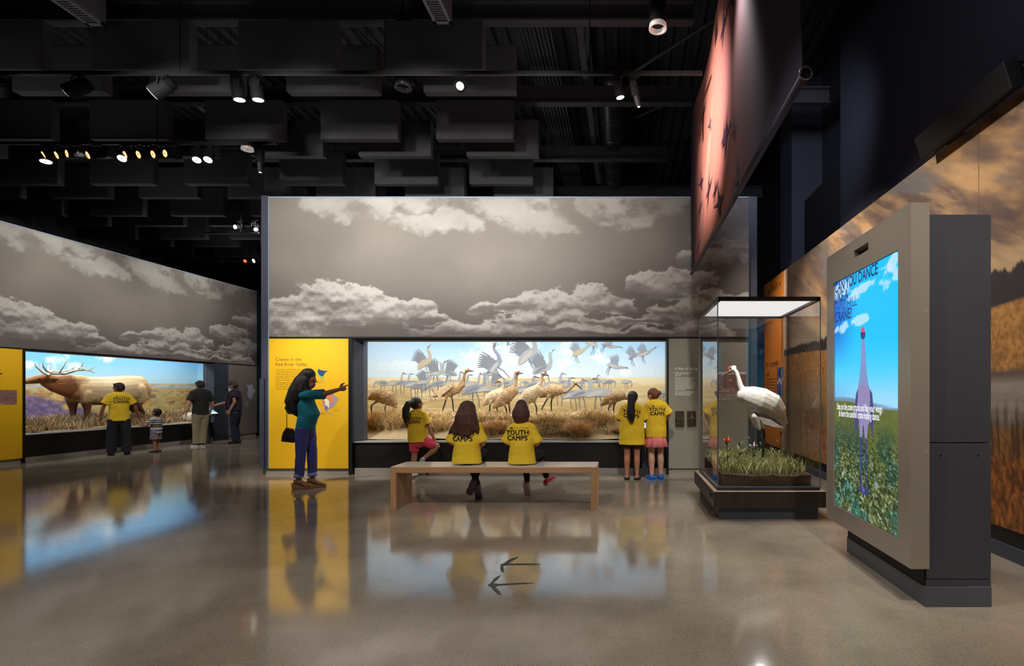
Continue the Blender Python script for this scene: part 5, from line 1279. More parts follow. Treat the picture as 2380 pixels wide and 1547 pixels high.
for px, dx, hind in ((203, .13, 0), (170, -.13, 0), (318, .14, 1), (298, -.14, 1)):
    if hind: m.tube([E(px, 905, dx), E(px + 10, 925, dx), E(px + 2, 942, dx), E(px + 14, 958, dx), E(px + 10, 978, dx), E(px + 8, 1000, dx)], [.19, .15, .075, .05, .042, .05], 12)
    else: m.tube([E(px - 4, 915, dx), E(px - 2, 935, dx), E(px, 952, dx), E(px - 1, 972, dx), E(px, 1000, dx)], [.14, .10, .06, .045, .05], 12)
m.fused('body', elk_mat(), ELK, .014, 2)
ANT = pbr('antler_bone', (244, 232, 208), .5, var=.06)
for sd in (1, -1):
    a = MB(); d = .07 * sd
    bm1 = [E(112, 872, d), E(122, 868, d + .12 * sd), E(150, 869, d + .24 * sd), E(172, 862, d + .32 * sd), E(188, 854, d + .36 * sd), E(193, 842, d + .38 * sd)] if sd > 0 else [E(110, 873, d), E(118, 862, d - .1), E(135, 864, d - .2), E(155, 860, d - .28), E(170, 852, d - .32), E(176, 846, d - .34)]
    a.tube(bm1, [.028, .026, .024, .022, .017, .006], 10)
    if sd > 0: tn = [(0, (100, 866), (84, 852), (80, 843)), (1, (108, 862), (99, 850), (100, 840)), (2, (138, 866), (148, 850), (154, 838)), (3, (182, 860), (206, 860), (222, 852)), (4, (200, 860), (212, 862), (220, 867))]
    else: tn = [(0, (100, 868), (94, 856), (97, 846)), (1, (112, 860), (112, 850), (116, 846)), (2, (128, 866), (120, 860), (117, 850)), (3, (158, 862), (160, 856), (162, 850)), (4, (168, 856), (176, 858), (180, 853))]
    for i, *q in tn:
        b0 = bm1[min(i, 4)]
        a.tube([b0] + [E(x_, y_, d + .1 * sd * (i + 1)) for x_, y_ in q], [.02, .017, .013, .004], 8)
    a.build('antler', ANT, ELK, 0, True)
MB().ball(E(92, 879, .085), .014).build('eye', MATS['bird_eye'], ELK, 0, True)
MB().ball(E(56, 887, .02), (.03, .03, .025)).build('nose', pbr('elk_nose', (48, 36, 30), .4), ELK, 0, True)
MB().ball(E(343, 906), (.10, .06, .14)).build('rump_patch', pbr('rump_cream', (232, 206, 160), .9, bump=.5, bscale=40), ELK, 0, True)
# ------------------------------------------------------------------ people
def V(*a): return Vector(a)
SKIN_T = pbr('skin_tan', (168, 112, 84), .55, var=.05, vscale=9)
SKIN_F = pbr('skin_fair', (206, 156, 132), .55, var=.05, vscale=9)
SKIN_M = pbr('skin_medium', (150, 100, 74), .55, var=.05, vscale=9)
TEE = pbr('yellow_cotton', (238, 200, 44), .85, var=.05, vscale=6, bump=.8, bscale=8)
def hairm(name, rgb): return pbr(name, rgb, .5, var=.25, vscale=3, stretch=(26, 26, 1.2), bump=.6, bscale=4)
H_BLK = hairm('hair_black', (24, 19, 18)); H_BRN = hairm('hair_brown', (78, 48, 36)); H_DBR = hairm('hair_dark_brown', (52, 34, 28)); H_RED = hairm('hair_auburn', (112, 60, 40)); H_GRY = hairm('hair_greying_brown', (70, 58, 54))
TINK = pbr('shirt_ink', (34, 28, 22), .8)

def std(H, hh, sw=.105, hw=.05):
    sz = H - hh * 1.17; J = dict(H=H, hh=hh, sz=sz)
    J.update(pel=V(0, 0, .5 * H), chest=V(0, 0, sz - .09 * H), neck=V(0, 0, sz + .015 * H), head=V(0, .012 * H, H - hh * .52), yaw=0., pitch=0.)
    for s, k in ((-1, 'L'), (1, 'R')):
        J['sh' + k] = V(s * sw * H, 0, sz - .02 * H); J['el' + k] = V(s * (sw + .035) * H, -.015 * H, sz - .185 * H); J['wr' + k] = V(s * (sw + .045) * H, .03 * H, sz - .325 * H)
        J['hip' + k] = V(s * hw * H, 0, .49 * H); J['kn' + k] = V(s * hw * H, .012 * H, .28 * H); J['an' + k] = V(s * hw * 1.02 * H, -.012 * H, .045 * H)
        J['toe' + k] = V(s * .12, 1, 0); J['sole' + k] = V(0, 0, -1); J['side' + k] = V(0, 1, 0); J['curl' + k] = (.6, .6, .6, .6)
    return J

def hmat(J): return Matrix.Rotation(J['yaw'], 3, 'Z') @ Matrix.Rotation(J['pitch'], 3, 'X')

def add_hand(m, J, k, s):
    H = J['H']; w = J['wr' + k]; d = J.get('hd' + k, (w - J['el' + k])).normalized()
    sd = J['side' + k]; sd = (sd - d * sd.dot(d)).normalized(); nrm = d.cross(sd).normalized() * J.get('flip' + k, 1)
    p0 = w; p1 = w + d * .05 * H
    m.tube([p0, p0.lerp(p1, .5), p1], [(.014 * H, .012 * H), (.024 * H, .012 * H), (.023 * H, .0105 * H)], 10, ref=sd)
    ln = (.036, .042, .039, .031)
    for i in range(4):
        b = p1 + sd * H * (.0175 - .0117 * i); c = J['curl' + k][i]; r = max(.0062 * H, .0078)
        q1 = b + (d * math.cos(c * .6) + nrm * math.sin(c * .6)) * ln[i] * H * .5
        q2 = q1 + (d * math.cos(c * 1.8) + nrm * math.sin(c * 1.8)) * ln[i] * H * .55
        m.tube([b - d * .01, b, q1, q2], [r, r, r * .95, r * .85], 8)
    tb = w + d * .015 * H + sd * .018 * H
    m.tube([tb, tb + (d * .6 + sd * .8).normalized() * .024 * H, tb + (d * .95 + sd * .45 + nrm * .3).normalized() * .048 * H], [.010 * H, .0085 * H, .0075 * H], 8)

def build_body(t, J, skin, voxel=.0075):
    H, hh = J['H'], J['hh']; m = MB(); pel, ch, nk = J['pel'], J['chest'], J['neck']
    mid = pel.lerp(ch, .5)
    m.tube([pel - V(0, 0, .045 * H), pel, mid, ch, ch.lerp(nk, .55), nk], [(.05 * H, .042 * H), (.07 * H, .048 * H), (.062 * H, .044 * H), (.076 * H, .048 * H), (.066 * H, .038 * H), (.032 * H, .032 * H)], 18)
    hd = J['head']; M = hmat(J)
    m.tube([nk - V(0, 0, .02 * H), hd + M @ V(0, -.06 * hh, -.25 * hh)], [.20 * hh, .19 * hh], 12)
    m.ball(hd + M @ V(0, -.02 * hh, .10 * hh), (.36 * hh, .43 * hh, .40 * hh), M)
    m.ball(hd + M @ V(0, .10 * hh, -.20 * hh), (.25 * hh, .28 * hh, .30 * hh), M)
    m.tube([hd + M @ V(0, .40 * hh, .07 * hh), hd + M @ V(0, .47 * hh, -.07 * hh)], [.035 * hh, .055 * hh], 8)
    m.tube([hd + M @ V(-.06 * hh, .37 * hh, -.22 * hh), hd + M @ V(.06 * hh, .37 * hh, -.22 * hh)], [.03 * hh, .03 * hh], 8)
    for s in (-1, 1): m.ball(hd + M @ V(s * .365 * hh, -.02 * hh, -.03 * hh), (.045 * hh, .09 * hh, .12 * hh), M, 10, 8)
    for s, k in ((-1, 'L'), (1, 'R')):
        a, e, w = J['sh' + k], J['el' + k], J['wr' + k]
        m.tube([a.lerp(ch, .35), a, a.lerp(e, .5), e, e.lerp(w, .35), w], [.026 * H, .026 * H, .0245 * H, .0215 * H, .022 * H, .0155 * H], 12)
        add_hand(m, J, k, s)
        h, kn, an = J['hip' + k], J['kn' + k], J['an' + k]
        cf = kn.lerp(an, .3) - J.get('front' + k, V(0, 1, 0)) * .008 * H
        m.tube([h.lerp(pel, .3), h, h.lerp(kn, .5), kn, cf, kn.lerp(an, .7), an], [.048 * H, .05 * H, .044 * H, .034 * H, .036 * H, .026 * H, .021 * H], 14)
        td = J['toe' + k].normalized(); so = J['sole' + k].normalized()
        m.tube([an - td * .02 * H + so * .022 * H, an + td * .03 * H + so * .018 * H, an + td * .085 * H + so * .03 * H, an + td * .105 * H + so * .032 * H], [(.024 * H, .02 * H), (.026 * H, .022 * H), (.028 * H, .012 * H), (.024 * H, .01 * H)], 10, ref=td.cross(so))
    b = m.fused('body', skin, t, voxel, 3)
    for s in (-1, 1): MB().ball(hd + M @ V(s * .15 * hh, .365 * hh, .05 * hh), .032 * hh, None, 10, 8).build('eye', pbr('eye_dark', (30, 22, 18), .2), b, 0, True)
    return b

def folds(o, amp):
    """soft cloth folds pressed into the garment"""
    me = o.data; n = len(me.vertices); co = np.zeros(n * 3); nr = np.zeros(n * 3)
    me.vertices.foreach_get('co', co); me.vertices.foreach_get('normal', nr); co = co.reshape(-1, 3); nr = nr.reshape(-1, 3)
    f = fbm(co[:, 0] * 7 + co[:, 2] * 5 + 3, co[:, 2] * 9 - co[:, 0] * 4 + co[:, 1] * 6, 88, 3) - .5
    r = np.abs(fbm(co[:, 0] * 5 - co[:, 2] * 3 + 8, co[:, 2] * 5 + co[:, 1] * 5, 89, 2) - .5)
    co = co + nr * ((f * 2 - np.clip(.06 - r, 0, 1) * 10) * amp)[:, None]
    me.vertices.foreach_set('co', co.ravel()); me.update()
    return o

def shirt(t, J, mat, hem, bw, bd, cw=None, cd=None, sleeve=.62, sr=(.046, .052), name='shirt', cy=0., belly=0., slv=None, voxel=.009, waist=.94):
    H = J['H']; m = MB(); pel, ch, nk, sz = J['pel'], J['chest'], J['neck'], J['sz']
    cw = cw or .098 * H; cd = cd or .07 * H
    lo = V(pel.x, pel.y + cy, hem); md = pel.lerp(ch, .55) + V(0, belly, 0)
    shm = (J['shL'] + J['shR']) * .5
    m.tube([lo, lo.lerp(md, .5), md, ch, shm + V(0, 0, .005 * H), nk + V(0, 0, .004 * H)], [(bw, bd), (bw * (.5 + .5 * waist) + .003, bd * .99), (bw * waist, bd * .97 + belly * .5), (cw, cd), (cw * .86, cd * .80), (.046 * H, .044 * H)], 22, round_ends=False)
    for k in 'LR':
        a, e = J['sh' + k], J['el' + k]; f = (slv or {}).get(k, sleeve)
        a0 = a.lerp(V(ch.x, ch.y, a.z), .14) - V(0, 0, .008 * H)
        m.ball(a0, sr[0] * H * .95); m.tube([nk - V(0, 0, .01 * H), nk.lerp(a0, .5), a0], [.042 * H, .043 * H, .04 * H], 12)
        m.tube([a0, a0.lerp(e, f * .5), a.lerp(e, f)], [sr[0] * H * .95, sr[0] * H * 1.02, sr[1] * H], 14, round_ends=False)
    return folds(m.fused(name, mat, t, voxel, 4), .007)

def trousers(t, J, mat, to=1., r=(.066, .058, .045, .042, .04), name='trousers', hipr=(.092, .072), voxel=.009, top=.03):
    H = J['H']; m = MB(); pel = J['pel']
    m.tube([pel - V(0, 0, .03 * H), pel, pel + V(0, 0, top * H)], [(hipr[0] * H * .95, hipr[1] * H), (hipr[0] * H, hipr[1] * H), (hipr[0] * .9 * H, hipr[1] * .92 * H)], 18)
    for k in 'LR':
        h, kn, an = J['hip' + k], J['kn' + k], J['an' + k]
        if to <= .5: m.tube([h.lerp(pel, .2), h, h.lerp(kn, to), h.lerp(kn, to * 2)], [r[0] * H, r[0] * H, r[1] * H, r[2] * H], 14, round_ends=False)
        else: m.tube([h.lerp(pel, .2), h, h.lerp(kn, .5), kn, kn.lerp(an, .5), kn.lerp(an, 2 * to - 1)], [r[0] * H, r[0] * H, r[1] * H, r[2] * H, r[3] * H, r[4] * H], 14, round_ends=False)
    return folds(m.fused(name, mat, t, voxel, 3), .005)

def shoe(t, J, k, mat, sole, L=.15, wd=.034, hh=.03, sh=.014, name='shoe', wedge=0., cut=1.):
    H = J['H']; an = J['an' + k]; td = J['toe' + k].normalized(); so = J['sole' + k].normalized(); sd = td.cross(so)
    b = an + so * (.045 * H - sh * H)
    q = lambda f, u: b + td * (f * L * H) - so * (u * H)
    m = MB().tube([q(-.26, hh * .6 * cut), q(-.18, hh * .75 * cut), q(.15, hh * .62), q(.48, hh * .42), q(.66, hh * .36)], [(wd * .72 * H, hh * .55 * cut * H), (wd * .82 * H, hh * .78 * cut * H), (wd * .86 * H, hh * .6 * H), (wd * H, hh * .42 * H), (wd * .75 * H, hh * .32 * H)], 14, ref=sd)
    o = m.fused(name, mat, t, .006, 2)
    prof = [(-.30, .72), (-.15, .82), (.15, .82), (.45, 1.), (.62, .85), (.70, .45)]
    up = [q(f, .012) + sd * (w * wd * H) for f, w in prof] + [q(f, .012) - sd * (w * wd * H) for f, w in prof[::-1]]
    dn = [p + so * (sh * H + .012 * H) for p in up]
    if wedge:
        for i, (f, w) in enumerate(prof):
            for j in (i, 2 * len(prof) - 1 - i): up[j] = up[j] - so * wedge * H * max(0, (.6 - f) / .9)
    n = len(up)
    MB().add(up + dn, [tuple(range(n)), tuple(range(2 * n - 1, n - 1, -1))] + [(i, n + i, n + (i + 1) % n, (i + 1) % n) for i in range(n)]).build('sole', sole, o, .003)
    return o

def hair(t, J, mat, prims, voxel=.009, sm=2, name='hair'):
    """prims in head units (x right, y to the face, z up): ('b', c, r) or ('t', pts, rad)"""
    hd, hh = J['head'], J['hh']; M = hmat(J); m = MB()
    for p in prims:
        if p[0] == 'b': m.ball(hd + M @ (Vector(p[1]) * hh), tuple(r * hh for r in p[2]), M)
        elif p[0] == 't': m.tube([hd + M @ (Vector(q) * hh) for q in p[1]], [tuple(x * hh for x in r) if isinstance(r, tuple) else r * hh for r in p[2]], 12)
        else: m.tube([Vector(q) for q in p[1]], p[2], 12)       # 'w': in the person's own metres
    return m.fused(name, mat, t, voxel, sm)
CAP = [('b', (0, -.07, .16), (.405, .445, .405)), ('b', (0, -.16, -.02), (.39, .37, .36))]

def back_print(sh, cx, cz, size, rot=0., logo=True, sx=.92):
    me_s = sh.data; tree = BVHTree.FromPolygons([v.co.copy() for v in me_s.vertices], [tuple(p.vertices) for p in me_s.polygons])
    def put(me, ox, oz, sc, mat):
        c, s = math.cos(rot), math.sin(rot); ok = True
        for v in me.vertices:
            x, z = v.co.x * sc * sx + ox, v.co.y * sc + oz
            x, z = cx + x * c - z * s, cz + x * s + z * c
            h = tree.ray_cast(V(x, -1.5, z), V(0, 1, 0))
            v.co = (x, (h[0].y if h[0] else -.10) - .005, z)
        return link_mesh('lettering', me, mat, sh)
    tm = text_mesh('YOUTH\nCAMPS', 1., 0., 1.06, .80, 'CENTER'); bmt = bmesh.new()
    for dx, dy in ((-.03, -.012), (-.03, .012), (0, 0), (.03, -.012), (.03, .012)):
        n0 = len(bmt.verts); bmt.from_mesh(tm); bmt.verts.ensure_lookup_table()
        for v in bmt.verts[n0:]: v.co.x += dx; v.co.y += dy
    bmt.to_mesh(tm); bmt.free()
    put(tm, 0, size, size, TINK)
    if logo:
        lm = bpy.data.meshes.new('emblem')
        lm.from_pydata([(0, 0, 0), (.12, 0, 0), (.12, .1, 0), (.22, 0, 0), (.30, 0, 0), (.40, .1, 0), (.40, 0, 0), (.52, 0, 0), (.46, .12, 0), (.46, .3, 0), (.36, .3, 0), (.26, .17, 0), (.16, .3, 0), (.06, .3, 0), (.06, .12, 0)], [], [tuple(range(15))])
        put(lm, -1.15 * size, 2.0 * size * .92, size * 1.0, pbr('maroon_ink', (72, 26, 34), .8))
        put(text_mesh('UNIVERSITY OF MINNESOTA\nDriven to Discover', .17, 0, 1.0, .95), -.5 * size, 2.07 * size * .95, size, pbr('thin_ink', (120, 96, 30), .8))

PGRP = 'visitors in the gallery'
def person(label, loc, rz): return thing('person', label, 'person', loc, rz, PGRP)

# woman in teal, pointing
t = person('woman in a teal blouse and violet-blue jeans pointing at the yellow panel', (fx(706, 7.5), 7.5, 0), -PI / 2)
J = std(1.62, .225, .095, .045); H = 1.62; up = .05
for k in J:
    if isinstance(J[k], Vector) and k[:3] not in ('toe', 'sol', 'sid'): J[k] = J[k] + V(0, 0, up)
J['sz'] += up
J.update(head=V(0, .075, 1.515), neck=V(0, .03, 1.385), chest=V(0, .035, 1.19), pel=V(0, .02, .86), pitch=.0)
J['shR'] = V(.13, .06, 1.325); J['elR'] = V(.13, .36, 1.33); J['wrR'] = V(.11, .56, 1.395); J['hdR'] = V(-.1, 1, .25); J['sideR'] = V(0, -.25, 1); J['curlR'] = (.05, 1.5, 1.6, 1.6)
J['shL'] = V(-.14, .0, 1.32); J['elL'] = V(-.17, -.03, 1.06); J['wrL'] = V(-.15, .0, .86)
J['hipR'] = V(.07, .02, .85); J['knR'] = V(.065, .0, .50); J['anR'] = V(.065, -.03, .125); J['hipL'] = V(-.07, .02, .85); J['knL'] = V(-.065, .08, .50); J['anL'] = V(-.065, .085, .125)
J['toeR'] = V(.05, 1, -.25); J['toeL'] = V(-.05, 1, -.25); J['soleR'] = V(0, -.25, -1); J['soleL'] = V(0, -.25, -1)
build_body(t, J, SKIN_M)
TEALM = pbr('teal_knit', (0, 112, 132), .8, var=.06, vscale=5, bump=.3, bscale=10)
shirt(t, J, TEALM, .85, .14, .122, .14, .10, name='blouse', belly=.045, cy=.005, slv={'R': 1.0, 'L': .95}, sr=(.042, .047))
trousers(t, J, pbr('violet_denim', (66, 72, 140), .8, var=.12, vscale=5, bump=.3, bscale=30), .93, (.058, .052, .041, .040, .036), hipr=(.078, .070), top=.0)
for k in 'LR':
    q = J['an' + k]; MB().tube([q + V(0, 0, .035), q + V(0, 0, .085)], [.062, .06], 16, round_ends=False).build('cuff', pbr('pale_denim', (150, 156, 200), .8), t, 0, True)
    J2 = dict(J); J2['an' + k] = J['an' + k] - V(0, 0, .0)
    td, so = V(0, 1, 0), V(0, 0, -1); fx0 = q.x; 
    CORK = pbr('cork_wedge', (176, 128, 84), .7, var=.15, vscale=40); LEA = pbr('tan_leather', (128, 92, 60), .55)
    sh_ = MB(); w = .042
    sh_.prism([(q.y - .075, 0), (q.y + .175, 0), (q.y + .19, .022), (q.y + .10, .03), (q.y + .02, .055), (q.y - .085, .085)], 'x', q.x - w, q.x + w)
    o = sh_.build('wedge_sandal', CORK, t, .006)
    MB().tube([(q.x, q.y + .075, .055), (q.x, q.y + .125, .045), (q.x, q.y + .165, .038)], [(.044, .032), (.046, .026), (.036, .02)], 12).build('toe_strap', LEA, o, 0, True)
    MB().tube([(q.x - .035, q.y + .02, .075), (q.x - .03, q.y - .045, .115), (q.x, q.y - .07, .118), (q.x + .03, q.y - .045, .115), (q.x + .035, q.y + .02, .075)], [.008] * 5, 6).build('heel_strap', LEA, o, 0, True)
hair(t, J, H_BLK, CAP + [('w', [(0, .06, 1.60), (0, .0, 1.50), (0, -.07, 1.36), (0, -.12, 1.22), (0, -.10, 1.09), (0, -.07, 1.04)], [(.10, .10), (.13, .125), (.15, .13), (.16, .125), (.14, .09), (.07, .04)]), ('w', [(.09, .06, 1.52), (.11, .03, 1.38), (.12, -.02, 1.26)], [.05, .06, .04]), ('w', [(0, -.16, 1.22), (.03, -.20, 1.12), (.02, -.19, 1.06)], [.06, .05, .02])])
bag = thing('shoulder_bag', 'small black shoulder bag hanging behind the woman in teal', 'bag', (fx(706, 7.5) - .17, 7.5 - .06, 0))
BAGM = pbr('black_leather', (22, 18, 18), .5, bump=.2, bscale=30)
MB().prism([(-.10, .665), (.08, .645), (.09, .70), (.05, .84), (-.02, .86), (-.06, .80)], 'y', -.035, .035).build('pouch', BAGM, bag, .012)
MB().prism([(-.085, .72), (.075, .70), (.05, .842), (-.02, .862), (-.058, .80)], 'y', -.045, -.03).build('flap', BAGM, bag, .008)
MB().tube([(-.03, 0, .85), (-.035, 0, 1.0), (-.03, 0, 1.15), (.08, .0, 1.36), (.16, .06, 1.40)], [.005] * 5, 6).build('strap', BAGM, bag)

# girl with ponytail and pink shorts
t = person('girl with dark ponytail and pink shorts standing on one leg at the crane window', (fx(969, 8.42), 8.42, 0), math.radians(-8))
H = 1.28; J = std(H, .205, .10, .048)
J['yaw'] = math.radians(-38); J['pitch'] = math.radians(6); J['head'] = V(-.01, .02, 1.165)
J['hipL'] = V(-.045, 0, .60); J['knL'] = V(-.05, .01, .35); J['anL'] = V(-.055, -.01, .058); J['pel'] = V(.02, 0, .60)
J['hipR'] = V(.10, 0, .60); J['knR'] = V(.30, .10, .475); J['anR'] = V(.10, .02, .30); J['toeR'] = V(-.5, .8, -.25); J['soleR'] = V(-.55, 0, -.85)
J['elL'] = V(-.175, .0, .82); J['wrL'] = V(-.12, .12, .70); J['elR'] = V(.20, .0, .80); J['wrR'] = V(.265, .06, .60)
build_body(t, J, SKIN_T)
s_ = shirt(t, J, TEE, .565, .165, .115, .135, .10, .8, (.045, .054), cy=0)
trousers(t, J, pbr('pink_jersey', (226, 66, 98), .8, var=.05, bump=.2, bscale=14), .38, (.068, .062, .055, .04, .04), 'shorts', (.095, .075))
WSH = pbr('sneaker_white', (206, 206, 208), .7); MINT = pbr('sneaker_mint', (150, 190, 196), .7); GSO = pbr('grey_rubber', (120, 112, 116), .8)
shoe(t, J, 'L', WSH, GSO); shoe(t, J, 'R', MINT, WSH)
hair(t, J, H_BLK, CAP + [('w', [(-.03, -.06, 1.20), (-.07, -.13, 1.18), (-.10, -.15, 1.08), (-.10, -.16, .96), (-.105, -.15, .88)], [.04, .05, .058, .05, .02])])
back_print(s_, .0, .85, .066, .03, False)

# seated girl with long brown hair
t = person('child with long brown hair and yellow shirt seated on the bench with ankles crossed', (fx(1085, 6.30), 6.30, 0), 0)
def seated(H, hh, lift=.50):
    J = std(H, hh, .112, .06); pz = lift + .09; dz = pz - J['pel'].z
    for k in ('pel', 'chest', 'neck', 'head', 'shL', 'shR', 'elL', 'elR', 'wrL', 'wrR'): J[k] = J[k] + V(0, 0, dz)
    J['sz'] += dz
    for s, k in ((-1, 'L'), (1, 'R')):
        J['hip' + k] = V(s * .07, .02, pz); J['kn' + k] = V(s * .10, .36, pz + .01); J['an' + k] = V(s * .09, .36, .12); J['front' + k] = V(0, 1, 0)
        J['el' + k] = J['sh' + k] + V(s * .05, .02, -.21); J['wr' + k] = V(s * .10, .22, pz + .10); J['side' + k] = V(0, 0, 1)
    return J
J = seated(1.30, .215)
J['chest'] += V(0, .015, -.01); J['head'] = V(-.005, .04, 1.10); J['pitch'] = math.radians(-4)
J['anL'] = V(.02, .44, .13); J['anR'] = V(-.035, .40, .20); J['toeL'] = V(.03, .35, -.9); J['soleL'] = V(.0, -.93, -.36); J['toeR'] = V(-.35, .3, -.85); J['soleR'] = V(-.1, -.93, -.3)
build_body(t, J, SKIN_F)
s_ = shirt(t, J, TEE, .51, .182, .13, .15, .11, .95, (.046, .056), cy=0, waist=.82)
BLK = pbr('black_leggings', (22, 21, 24), .85)
trousers(t, J, BLK, .97, (.062, .058, .044, .036, .03), 'leggings', (.085, .062), top=.0)
PSO = pbr('mauve_sole', (128, 112, 126), .8, bump=.4, bscale=60)
for k in 'LR': shoe(t, J, k, pbr('grey_sneaker', (108, 98, 112), .8), PSO, .155, .036)
hair(t, J, H_BRN, CAP + [('w', [(0, .02, 1.16), (0, -.02, 1.06), (.0, -.045, .96), (-.015, -.06, .88)], [(.10, .10), (.135, .12), (.145, .10), (.11, .06)]), ('w', [(-.09, -.03, .98), (-.16, -.04, .90), (-.20, -.03, .86)], [.06, .04, .012]), ('w', [(.10, -.03, 1.0), (.13, -.05, .91), (.15, -.05, .87)], [.05, .04, .012]),
     ('w', [(-.04, -.07, .92), (-.03, -.11, .83)], [.05, .012]), ('w', [(.05, -.07, .92), (.04, -.12, .85)], [.05, .012]), ('w', [(-.10, -.06, .92), (-.12, -.09, .86)], [.04, .012])])
back_print(s_, -.03, .765, .080, .0, False, .95)

# seated child with a short bob
t = person('child with a short brown bob and yellow shirt seated on the bench in red shoes', (fx(1213, 6.30), 6.30, 0), 0)
J = seated(1.28, .205); J['head'] = V(-.01, .02, 1.125); J['neck'] = V(0, .0, .985)
J['anL'] = V(-.02, .46, .17); J['anR'] = V(.23, .50, .235); J['knR'] = V(.16, .36, .58); J['knL'] = V(-.03, .36, .58)
J['toeL'] = V(.1, .45, -.85); J['soleL'] = V(-.1, -.85, -.5); J['toeR'] = V(.45, .75, .35); J['soleR'] = V(.25, .2, -.95)
J['shL'] = V(-.135, 0, .94); J['shR'] = V(.135, 0, .94); J['sz'] = .955; J['chest'] = V(0, 0, .82)
build_body(t, J, SKIN_F)
s_ = shirt(t, J, TEE, .51, .168, .13, .145, .105, .98, (.045, .055), cy=0, waist=.84)
trousers(t, J, BLK, .95, (.062, .058, .042, .036, .03), 'leggings', (.085, .062), top=.0)
REDS = pbr('red_sneaker', (206, 44, 58), .7)
for k in 'LR': shoe(t, J, k, REDS, pbr('pale_sole', (196, 182, 178), .8), .155, .036)
hair(t, J, H_BRN, CAP + [('w', [(-.01, .02, 1.20), (-.01, .0, 1.12), (-.01, -.01, 1.065), (-.01, .0, 1.04)], [(.07, .075), (.106, .108), (.108, .104), (.095, .085)])], sm=4)
back_print(s_, -.04, .775, .080, .0, True, .95)

# two girls at the crane window
t = person('girl with a long black ponytail, yellow shirt and black shorts beside the touch screen', (fx(1469, 8.24), 8.24, 0), math.radians(-6))
H = 1.38; J = std(H, .205, .105, .055); J['pitch'] = math.radians(-14); J['yaw'] = math.radians(-18); J['head'] = V(.01, .03, 1.26)
J['elL'] = V(-.21, .04, .92); J['wrL'] = V(-.15, .22, .88); J['elR'] = V(.22, .04, .90); J['wrR'] = V(.15, .24, .92); J['sideL'] = V(1, 0, 0); J['sideR'] = V(-1, 0, 0)
build_body(t, J, SKIN_T)
s_ = shirt(t, J, TEE, .545, .205, .13, .165, .115, .86, (.047, .060))
trousers(t, J, pbr('black_shorts', (26, 25, 28), .8), .32, (.076, .076, .06, .04, .04), 'shorts', (.10, .078))
for k in 'LR':
    q = J['hip' + k].lerp(J['kn' + k], .34); MB().tube([q, q - V(0, 0, .012)], [.106, .107], 18, round_ends=False).build('hem_stripe', WSH, t, 0, True)
    shoe(t, J, k, pbr('black_flat', (30, 27, 28), .6), BLACKM, .15, .034, .022, .006, cut=.9)
hair(t, J, H_BLK, CAP + [('w', [(.01, -.05, 1.33), (.0, -.13, 1.30), (.0, -.15, 1.16), (-.005, -.165, 1.02), (.01, -.16, .93), (.012, -.155, .89)], [.05, .055, .06, .06, .04, .012])])
back_print(s_, -.005, .95, .082, -.06, True)
t = person('girl with auburn bun, yellow shirt, pink skirt and blue clogs at the crane window', (fx(1525, 8.26), 8.26, 0), math.radians(10))
H = 1.43; J = std(H, .21, .103, .05); J['pitch'] = math.radians(-22); J['yaw'] = math.radians(42); J['head'] = V(-.04, .05, 1.305)
J['elL'] = V(-.20, .06, .98); J['wrL'] = V(-.20, .26, .96); J['elR'] = V(.21, .0, 1.0); J['wrR'] = V(.17, .16, .90); J['sideL'] = V(1, 0, 0)
build_body(t, J, SKIN_F)
s_ = shirt(t, J, TEE, .655, .168, .118, .155, .108, .88, (.046, .058))
sk = MB(); n = 48; rings = []
for z, r in ((.70, .125), (.62, .155), (.51, .19)):
    rings.append([(r * (1 + (.07 * math.sin(k / n * 2 * PI * 9) if z < .69 else 0)) * math.cos(2 * PI * k / n), .8 * r * (1 + (.07 * math.sin(k / n * 2 * PI * 9) if z < .69 else 0)) * math.sin(2 * PI * k / n), z) for k in range(n)])
sk.add([p for r in rings for p in r], [(i * n + k, i * n + (k + 1) % n, (i + 1) * n + (k + 1) % n, (i + 1) * n + k) for i in range(2) for k in range(n)])
so_ = sk.build('skirt', pbr('pink_cotton', (238, 132, 140), .85, bump=.3, bscale=18), t, 0, True); md = so_.modifiers.new('cloth', 'SOLIDIFY'); md.thickness = .006
for k in 'LR': shoe(t, J, k, pbr('blue_foam', (24, 104, 190), .6), MATS['blue_foam'], .165, .042, .03, .012)
hair(t, J, H_RED, CAP + [('b', (.10, -.52, .0), (.20, .17, .19))], sm=4)
back_print(s_, .0, .985, .078, -.03, True)

# visitors at the elk window
t = person('teenage boy in yellow shirt and dark jeans holding a small child by the hand', (-10.92, 11.45, 0), math.radians(46))
H = 1.56; J = std(H, .215, .108, .055); J['yaw'] = math.radians(52); J['head'] = V(-.01, .02, 1.45)
J['elL'] = V(-.25, .0, 1.02); J['wrL'] = V(-.29, .05, .82); J['elR'] = V(.26, .0, 1.02); J['wrR'] = V(.32, .08, .80); J['anL'] = V(-.12, .03, .07); J['anR'] = V(.12, -.02, .07); J['hipL'] = V(-.09, 0, .76); J['hipR'] = V(.09, 0, .76); J['knL'] = V(-.11, .02, .43); J['knR'] = V(.11, 0, .43)
build_body(t, J, SKIN_M, .008)
s_ = shirt(t, J, TEE, .74, .175, .125, .175, .12, .66, (.047, .054))
trousers(t, J, pbr('black_denim', (24, 25, 34), .85, var=.2), 1., (.064, .062, .054, .052, .056), hipr=(.085, .068), top=.0)
for k in 'LR': shoe(t, J, k, pbr('black_shoe', (22, 20, 20), .6), BLACKM)
hair(t, J, H_DBR, CAP + [('b', (0, .22, .36), (.28, .22, .12))], sm=4)
back_print(s_, .03, 1.11, .080, 0, True)
t = person('small child in striped shirt and plaid shorts looking up, hand held by the boy', (-10.62, 12.02, 0), math.radians(100))
H = .99; J = std(H, .185, .10, .05); J['pitch'] = math.radians(22); J['head'] = V(0, .0, .895)
